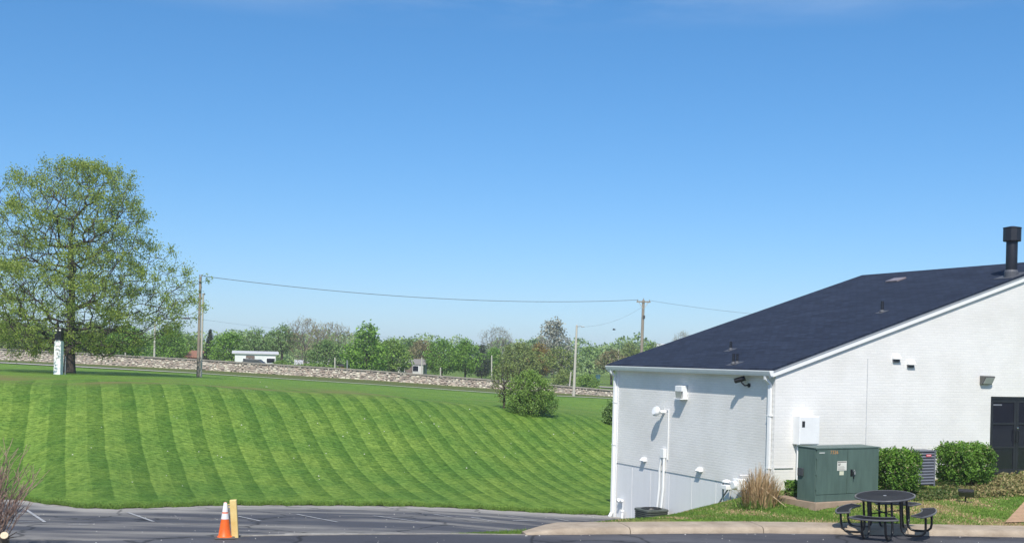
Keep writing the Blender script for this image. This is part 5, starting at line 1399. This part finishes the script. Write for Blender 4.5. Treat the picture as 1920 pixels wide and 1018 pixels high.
# dark carport in front of the long house, bluish bin by the field
p = at(480, 686, 128); zg = gz(p.x, 128)
t = thing('dark_car', 'dark parked car low in front of the long white house', 'car', (p.x, 128, zg))
mb = MB(); mb.prism([(-2.2, -0.85, 0.3), (2.2, -0.85, 0.3), (2.2, -0.85, 0.75), (1.2, -0.85, 0.85), (-1.4, -0.85, 0.9), (-2.2, -0.85, 0.8)], (0, 1.7, 0)); mb.build('body', BLACK, t, bevel=0.06)
mb = MB(); mb.prism([(-1.5, -0.75, 0.901), (1.0, -0.75, 0.88), (0.4, -0.75, 1.35), (-1.1, -0.75, 1.38)], (0, 1.5, 0)); mb.build('cabin', DARK_METAL, t, bevel=0.05)
for x_ in (-1.35, 1.35):
    for y_ in (-0.86, 0.70): 
        mb = MB(); mb.lathe([(0.32, 0), (0.32, 0.18)], 16, (x_, y_, 0.32), Matrix.Rotation(-math.pi / 2, 4, 'X')); mb.build('wheel', DARK_METAL, t)
p = at(1121, 712, 190); zg = gz(p.x, 190)
t = thing('blue_bin', 'small blue green bin standing by the far field', 'bin', (p.x, 190, zg))
BLU = mat('blue_green_plastic', (0.03, 0.10, 0.13), 0.6, 0.15)
mb = MB(); mb.prism([(-0.28, -0.3, 0), (0.28, -0.3, 0), (0.36, -0.3, 1.0), (-0.36, -0.3, 1.0)], (0, 0.6, 0)); mb.build('tub', BLU, t, bevel=0.03)
mb = MB(); mb.prism([(-0.4, -0.36, 1.001), (0.4, -0.36, 1.001), (0.36, -0.36, 1.12), (-0.36, -0.36, 1.12)], (0, 0.75, 0)); mb.build('lid', BLU, t, bevel=0.03)

# ------------------------------------------------------------------ hedges by the gable wall
def hedge(label, x0, x1, y_top, y_base, d, seed, dep=0.9, n_l=21000, dry=0.0):
    a, b, tp = at(x0, y_base, d), at(x1, y_base, d), at((x0 + x1) / 2, y_top, d)
    c = (a + b) / 2; w = (b.x - a.x) / 2 / math.cos(ANG); zg = float(yard_z(c.x, c.y)); h = tp.z - zg
    t = thing('hedge', label, 'hedge', (c.x, c.y, zg), ANG, 'clipped hedges along the gable wall')
    r = np.random.default_rng(seed)
    # superellipsoid shell with an uneven surface
    th = r.uniform(0, 2 * math.pi, n_l); v = r.uniform(-0.75, 1, n_l)
    cz = np.sign(v) * np.abs(v) ** 0.7; cx = (1 - np.abs(v) ** 3.2) ** (1 / 3.2)
    ex = np.sign(np.cos(th)) * np.abs(np.cos(th)) ** 0.62; ey = np.sign(np.sin(th)) * np.abs(np.sin(th)) ** 0.62
    lump = 0.97 + 0.08 * np.sin(5 * th + 4 * v + seed) + 0.07 * np.sin(11 * th - 7 * v) + 0.06 * np.sin(19 * th + 13 * v + 2 * np.sin(7 * v))
    lump = lump * np.where(r.uniform(size=n_l) < 0.02, r.uniform(1.0, 1.16, n_l), 1.0) * (1 - 0.14 * np.clip(-v, 0, 1))
    rad = r.uniform(0.30, 1.03, n_l) ** 0.6 * lump
    Pp = np.stack([ex * cx * w * rad, ey * cx * dep / 2 * rad, h * 0.5 + cz * h * 0.5 * (0.94 + 0.06 * lump) * rad ** 0.6], 1)
    Pp[:, 2] = np.maximum(Pp[:, 2], 0.05)
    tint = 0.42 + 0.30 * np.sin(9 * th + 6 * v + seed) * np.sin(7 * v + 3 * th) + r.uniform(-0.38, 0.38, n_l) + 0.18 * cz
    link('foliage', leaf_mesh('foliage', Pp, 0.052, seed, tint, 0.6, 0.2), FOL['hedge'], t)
    mb = MB(); q = r.uniform(-1, 1, (9, 2))
    for i_ in range(9): mb.tube([(q[i_, 0] * w * 0.3, q[i_, 1] * dep * 0.15, -0.05), (q[i_, 0] * w * 0.6, q[i_, 1] * dep * 0.3, h * 0.4), (q[i_, 0] * w * 0.85, q[i_, 1] * dep * 0.4, h * 0.8)], [0.02, 0.015, 0.006], 5)
    mb.build('stems', BARK, t)
    k = int(n_l * 0.045)          # dead twiggy sprigs at the surface
    sel = r.choice(n_l, k, replace=False); P2 = Pp[sel] * np.array([1.03, 1.05, 1.02])
    link('dry_sprigs', leaf_mesh('dry_sprigs', P2, 0.06, seed + 1, r.uniform(0, 0.8, k), 0.35), FOL['tan'], t)['kind'] = 'stuff'
    return t
hedge('square clipped hedge between the transformer and the louvred air conditioner', 1648, 1716, 840, 910, 28.0, 41)
hedge('wide rounded hedge right of the louvred air conditioner below the wall light', 1760, 1856, 829, 910, 29.6, 42, 1.0, 30000)
hedge('small low hedge plant between the dry grass and the transformer', 1476, 1506, 900, 930, 27.8, 43, 0.5, 3000)

# ------------------------------------------------------------------ ground cover, grass, dry clump
def blades(name, X, Y, Z, hgt, seed, fol, width=0.012, lean=0.5):
    r = np.random.default_rng(seed); n = len(X)
    a = r.uniform(0, 2 * math.pi, n); h = hgt * r.uniform(0.55, 1.3, n)
    dx, dy = np.cos(a), np.sin(a); w = width * r.uniform(0.6, 1.3, n)
    ln = lean * r.uniform(0.1, 1, n) * h; b = r.uniform(0, 2 * math.pi, n)
    P = np.stack([X, Y, Z], 1)
    s = np.stack([dx * w, dy * w, np.zeros(n)], 1)
    tip = P + np.stack([np.cos(b) * ln, np.sin(b) * ln, h], 1)
    V = np.stack([P - s, P + s, tip], 1).reshape(-1, 3)
    return link(name, np_mesh(name, V, np.arange(3 * n).reshape(n, 3), {'tint': np.repeat(r.uniform(0, 1, n), 3)}), FOL[fol])
r = np.random.default_rng(8)
n_b = 70000
X = r.uniform(0.9, 15.5, n_b); Y = np.interp(X, bx_, by_) + 0.0 + r.uniform(0, 1, n_b) ** 1.15 * 6.0
Z = yard_z(X, Y)
u_ = X / Y
keep = (Z > lot_z(u_, Y) - 0.02) & (((np.stack([X, Y], 1) - np.array([NC.x, NC.y])) @ np.array([D.x, D.y]) < -0.05) | ((np.stack([X, Y], 1) - np.array([NC.x, NC.y])) @ np.array([G.x, G.y]) < -0.05))
dryn = np.sin(X * 1.7 + 2) * np.sin(Y * 2.3) + 0.6 * np.sin(X * 4.1 + Y * 3) + r.normal(size=n_b) * 0.5
dry = keep & (dryn > 0.8 - 0.9 * sstep(8.3, 10, X) * (1 - sstep(10.5, 12.5, X)))
g1 = blades('yard_grass', X[keep & ~dry], Y[keep & ~dry], Z[keep & ~dry], 0.038, 1, 'blade')
tag(g1, 'short uneven grass between the kerb and the building', 'grass', kind='stuff')
g2 = blades('dry_grass', X[dry], Y[dry], Z[dry], 0.035, 2, 'straw', lean=0.9)
tag(g2, 'dry straw coloured grass patches in the yard', 'grass', kind='stuff')
# ragged turf edge along the parking lot
n_b = 26000
U = r.uniform(-0.50, 0.09, n_b); dd = lot_edge(U) + 0.10 * np.sin(U * 210) + 0.07 * np.sin(U * 517 + 1) + np.abs(r.normal(size=n_b)) * 0.35 - 0.10
Zt = np.maximum(lawn_z(U, np.maximum(dd, lot_edge(U))), lot_z(U, dd))
g3 = blades('turf_edge_grass', U * dd, dd, Zt - 0.015, 0.055, 3, 'blade', 0.013, 1.2)
tag(g3, 'ragged grass edge hanging over the parking lot asphalt', 'grass', kind='stuff')
# weedy wedge of grass between the lip and the kerb end
n_b = 5200
tt = r.uniform(0, 1, n_b); A, B = on_z(845, 1000, 0), on_z(1000, 1000, 0)
Xw = A.x + (B.x - A.x) * tt; Yw = A.y + (B.y - A.y) * tt + r.uniform(0.03, 1, n_b) * (0.15 + 0.75 * tt) 
g4 = blades('wedge_grass', Xw, Yw, np.maximum(lot_z(Xw / Yw, Yw), -0.10) - 0.0, 0.085, 4, 'blade', 0.012, 0.8)
tag(g4, 'weedy wedge of grass at the rounded end of the kerb', 'grass', kind='stuff')
mb = MB()
k_ = 14
vs = []
for i_ in range(k_ + 1):
    f_ = i_ / k_; xw = A.x + (B.x - A.x) * f_; yw = A.y + (B.y - A.y) * f_
    vs += [(xw, yw + 0.02, -0.03), (xw, yw + 0.10 + 0.72 * f_, -0.06), (xw, yw + 0.3 + 0.95 * f_, -0.45)]
mb.add(vs, [q for i_ in range(k_) for q in ((3 * i_, 3 * i_ + 3, 3 * i_ + 4, 3 * i_ + 1), (3 * i_ + 1, 3 * i_ + 4, 3 * i_ + 5, 3 * i_ + 2))])
structure(mb.build('kerb_soil', ROUGH_GRASS))
# ground cover bed in front of the hedges
n_b = 13000
gx = r.uniform(-0.3, 9.5, n_b); pos = to_world(0, 0, 0)
a0 = at(1712, 922, 27.6)
tt = r.uniform(0, 1, n_b); e0, e1 = at(1712, 926, 27.5), at(1990, 930, 29.0)
Xc = e0.x + (e1.x - e0.x) * tt; Yc = e0.y + (e1.y - e0.y) * tt + r.uniform(0, 1, n_b) * (0.8 + 1.5 * tt)
mound = 0.07 + 0.15 * sstep(0.25, 0.7, tt) + 0.05 * np.sin(Xc * 5) * np.sin(Yc * 6)
Zc = yard_z(Xc, Yc) + r.uniform(0, 1, n_b) * mound
gcov = link('ground_cover', leaf_mesh('ground_cover', np.stack([Xc, Yc, Zc], 1), 0.075, 12, np.clip(0.05 + 0.6 * sstep(0.2, 0.55, tt) + r.normal(size=n_b) * 0.28, 0, 1), 0.5, 0.6), FOL['litter'])
tag(gcov, 'brown and green creeping ground cover in front of the hedges', 'ground cover', kind='stuff')
sel = r.uniform(size=n_b) < 0.20
gc2 = blades('ground_cover_shoots', Xc[sel], Yc[sel], Zc[sel] - 0.03, 0.07, 13, 'hedge', 0.012, 0.8)
tag(gc2, 'green shoots growing through the brown ground cover', 'ground cover', kind='stuff')
# black ground floodlight lying in the bed
p = at(1812, 930, 27.6)
t = thing('ground_floodlight', 'black square floodlight tilted back in the ground cover bed', 'floodlight', (p.x, p.y, p.z))
M_ = Matrix.Rotation(math.radians(-25), 4, 'Z') @ Matrix.Rotation(math.radians(50), 4, 'X')
mb = MB(); mb.box(-0.17, 0.17, -0.03, 0.05, 0.02, 0.24, M_); mb.build('housing', BLACK, t, bevel=0.012)
mb = MB(); mb.box(-0.15, 0.15, -0.036, -0.031, 0.04, 0.22, M_); mb.build('lens', mat('dusty_lens', (0.07, 0.07, 0.075), 0.35, 0.15), t)
mb = MB(); mb.tube([(0, 0.04, 0.06), (0, 0.06, -0.15)], 0.018, 8); mb.build('spike', BLACK, t)

# tall dry ornamental grass at the building corner
p = at(1424, 949, 27.3); zg = float(yard_z(p.x, p.y))
t = thing('ornamental_grass', 'tall clump of dry tan ornamental grass at the building corner', 'grass clump', (p.x, p.y, zg))
def fountain(name, n, spread, h0, h1, seed, fol, w, parent, sx=1.0, foot=0.3):
    r = np.random.default_rng(seed)
    V = []; Fq = []; T_ = []
    for i in range(n):
        a = r.uniform(0, 2 * math.pi); b0 = foot * r.uniform() ** 0.6; b = np.array([b0 * math.cos(a) * 1.35, b0 * math.sin(a), 0])
        o = spread * r.uniform(0.0, 1) ** 1.5; h = r.uniform(h0, h1) * (1 - 0.35 * (b0 / foot) ** 2); a2 = a + r.normal() * 0.6
        s = np.array([math.cos(a2 + 1.57), math.sin(a2 + 1.57), 0]) * w * r.uniform(0.6, 1.3)
        k0 = len(V); tv = r.uniform()
        for f in (0, 0.4, 0.75, 1.0):
            c = b + np.array([math.cos(a2) * sx, math.sin(a2), 0]) * o * f ** 1.6 + np.array([0, 0, h * (f - 0.25 * (o / spread) * f ** 3)])
            V += [c - s * (1 - f * 0.8), c + s * (1 - f * 0.8)]; T_ += [tv, tv]
        Fq += [(k0 + 2 * j, k0 + 2 * j + 1, k0 + 2 * j + 3, k0 + 2 * j + 2) for j in range(3)]
    return link(name, np_mesh(name, V, Fq, {'tint': T_}), FOL[fol], parent)
fountain('dry_blades', 900, 0.42, 0.45, 1.08, 51, 'straw', 0.013, t)
fountain('green_blades', 200, 0.5, 0.12, 0.38, 52, 'mid', 0.013, t, foot=0.5)
mb = MB(); mb.tube([(-0.02, -0.2, 0.48), (0.25, -0.25, 0.28), (0.55, -0.3, 0.05)], [0.012, 0.012, 0.008], 6); mb.build('fallen_stalk', mat('pale_stalk', (0.5, 0.38, 0.24), 0.7, 0.1), t, True)

# bare reddish shrub and pruned limb at the lower left
p = on_z(-12, 1040, 0.0)
t = thing('bare_shrub', 'bare reddish brown twiggy shrub at the lower left corner', 'shrub', (p.x, p.y, 0))
r = np.random.default_rng(60)
P = [np.zeros(3)]; par = [-1]
for s_ in range(46):
    a = r.uniform(0, 6.28); o = r.uniform(0.05, 0.62); h = r.uniform(0.7, 1.62)
    k0 = 0; prev = np.array([0.08 * math.cos(a), 0.08 * math.sin(a), 0])
    for f in (0.25, 0.5, 0.75, 1.0):
        q = np.array([o * math.cos(a) * f ** 1.2, o * math.sin(a) * f ** 1.2, h * f]) + r.normal(size=3) * 0.025
        P.append(q); par.append(k0); k0 = len(P) - 1
        if f > 0.3:
            for _ in range(3):
                e = q + np.array([math.cos(a + r.normal()), math.sin(a + r.normal()), 1.2]) * r.uniform(0.08, 0.28)
                P.append(e); par.append(k0)
P = np.array(P); par = np.array(par); cnt = np.ones(len(P))
for i in range(len(P) - 1, 0, -1): cnt[par[i]] += cnt[i]
link('twigs', branch_mesh('twigs', P, par, cnt, 0.045, 1.0, 0.42, 0.0035, 5), mat('reddish_twigs', (0.30, 0.20, 0.155), 0.8, 0.3, 8), t)
p = at(8, 1003, 18.6)
t = thing('pruned_limb', 'pruned tree limb with a pale cut end at the lower left corner', 'tree limb', (p.x, p.y, 0))
ax = Vector((0.25, -0.75, 0.6)).normalized(); c_ = Vector((0, 0, p.z))
mb = MB(); mb.tube([Vector((-0.10, 0.25, -0.1)), c_ - ax * 0.22, c_], [0.075, 0.068, 0.066], 14); mb.build('limb', mat('grey_brown_bark', (0.20, 0.15, 0.10), 0.85, 0.25, 9), t, True)
mb = MB(); mb.tube([c_ + ax * 0.001, c_ + ax * 0.006], [0.062, 0.060], 14); mb.build('cut_face', mat('pale_cut_wood', (0.62, 0.50, 0.34), 0.7, 0.12, 14), t)
for v in ((0.10, -0.05, -0.06), (0.16, -0.02, -0.02), (0.2, 0.0, 0.06)):
    mb = MB(); mb.tube([c_ - ax * 0.12, c_ + Vector(v)], [0.012, 0.006], 6); mb.build('twig', BARK, t)

# ------------------------------------------------------------------ litter: pale stones on the asphalt, clover heads on the bank
def pebbles(name, pts, size, seed, m_):
    r = np.random.default_rng(seed); V = []; Fq = []
    for p in pts:
        s = size * r.uniform(0.5, 1.5); b = len(V); a0 = r.uniform(0, 6.28)
        ring = [(p[0] + s * math.cos(a0 + k * 1.2566) * r.uniform(.7, 1.2), p[1] + s * math.sin(a0 + k * 1.2566) * r.uniform(.7, 1.2), p[2]) for k in range(5)]
        V += ring + [(p[0], p[1], p[2] + s * 0.9)]
        Fq += [(b + k, b + (k + 1) % 5, b + 5) for k in range(5)]
    return link(name, np_mesh(name, V, Fq), m_)
r = np.random.default_rng(71); pts = []
for _ in range(110):
    px, py = r.uniform(-200, 1180), r.uniform(962, 1000)
    q = hit(px, py, lz); pts.append((q.x, q.y, q.z))
for _ in range(60):
    px = r.uniform(-100, 1950); e = float(np.interp(px, [-400, 410, 985, 1440, 1920], [1016, 1009, 1003, 999.5, 1007]))
    q = on_z(px, r.uniform(e + 1, e + 18) if r.uniform() < 0.7 else e + 1, 0.004); pts.append((q.x, q.y, 0.004))
o = pebbles('gravel_bits', pts, 0.012, 5, mat('pale_gravel', (0.50, 0.48, 0.45), 0.8, 0.2))
tag(o, 'scattered pale gravel bits on the asphalt', 'gravel', kind='stuff')
pts = []
for cx, cy, n_p, sp in ((790, 797, 5, 14), (500, 712, 5, 10), (700, 820, 16, 260), (300, 800, 14, 200), (1000, 830, 12, 120), (540, 880, 10, 160)):
    for _ in range(n_p):
        px, py = cx + r.normal() * sp, cy + r.normal() * min(sp, 40)
        if not (0 < px < 1150 and 705 < py < 940): continue
        q = hit(px, py, lawn_z, 30); pts.append((q.x, q.y, q.z + 0.02))
o = pebbles('clover_heads', pts, 0.022, 6, mat('white_clover', (0.70, 0.70, 0.62), 0.8, 0.1))
tag(o, 'scattered white clover heads on the mown bank', 'flowers', kind='stuff')

# ------------------------------------------------------------------ the air: light haze over the far trees
mb = MB(); mb.box(-4300, 4300, -120, 2600, -5.5, 22)
m = bpy.data.materials.new('pale_air'); m.use_nodes = True
n, l = m.node_tree.nodes, m.node_tree.links
n.remove(n['Principled BSDF'])
pv = n.new('ShaderNodeVolumePrincipled'); pv.inputs['Color'].default_value = (0.80, 0.88, 1.0, 1); pv.inputs['Density'].default_value = 0.0004; pv.inputs['Anisotropy'].default_value = 0.0
l.new(pv.outputs[0], n['Material Output'].inputs['Volume'])
haze = mb.build('haze', m)
tag(haze, 'thin pale haze in the air over the far trees', 'haze', kind='stuff')
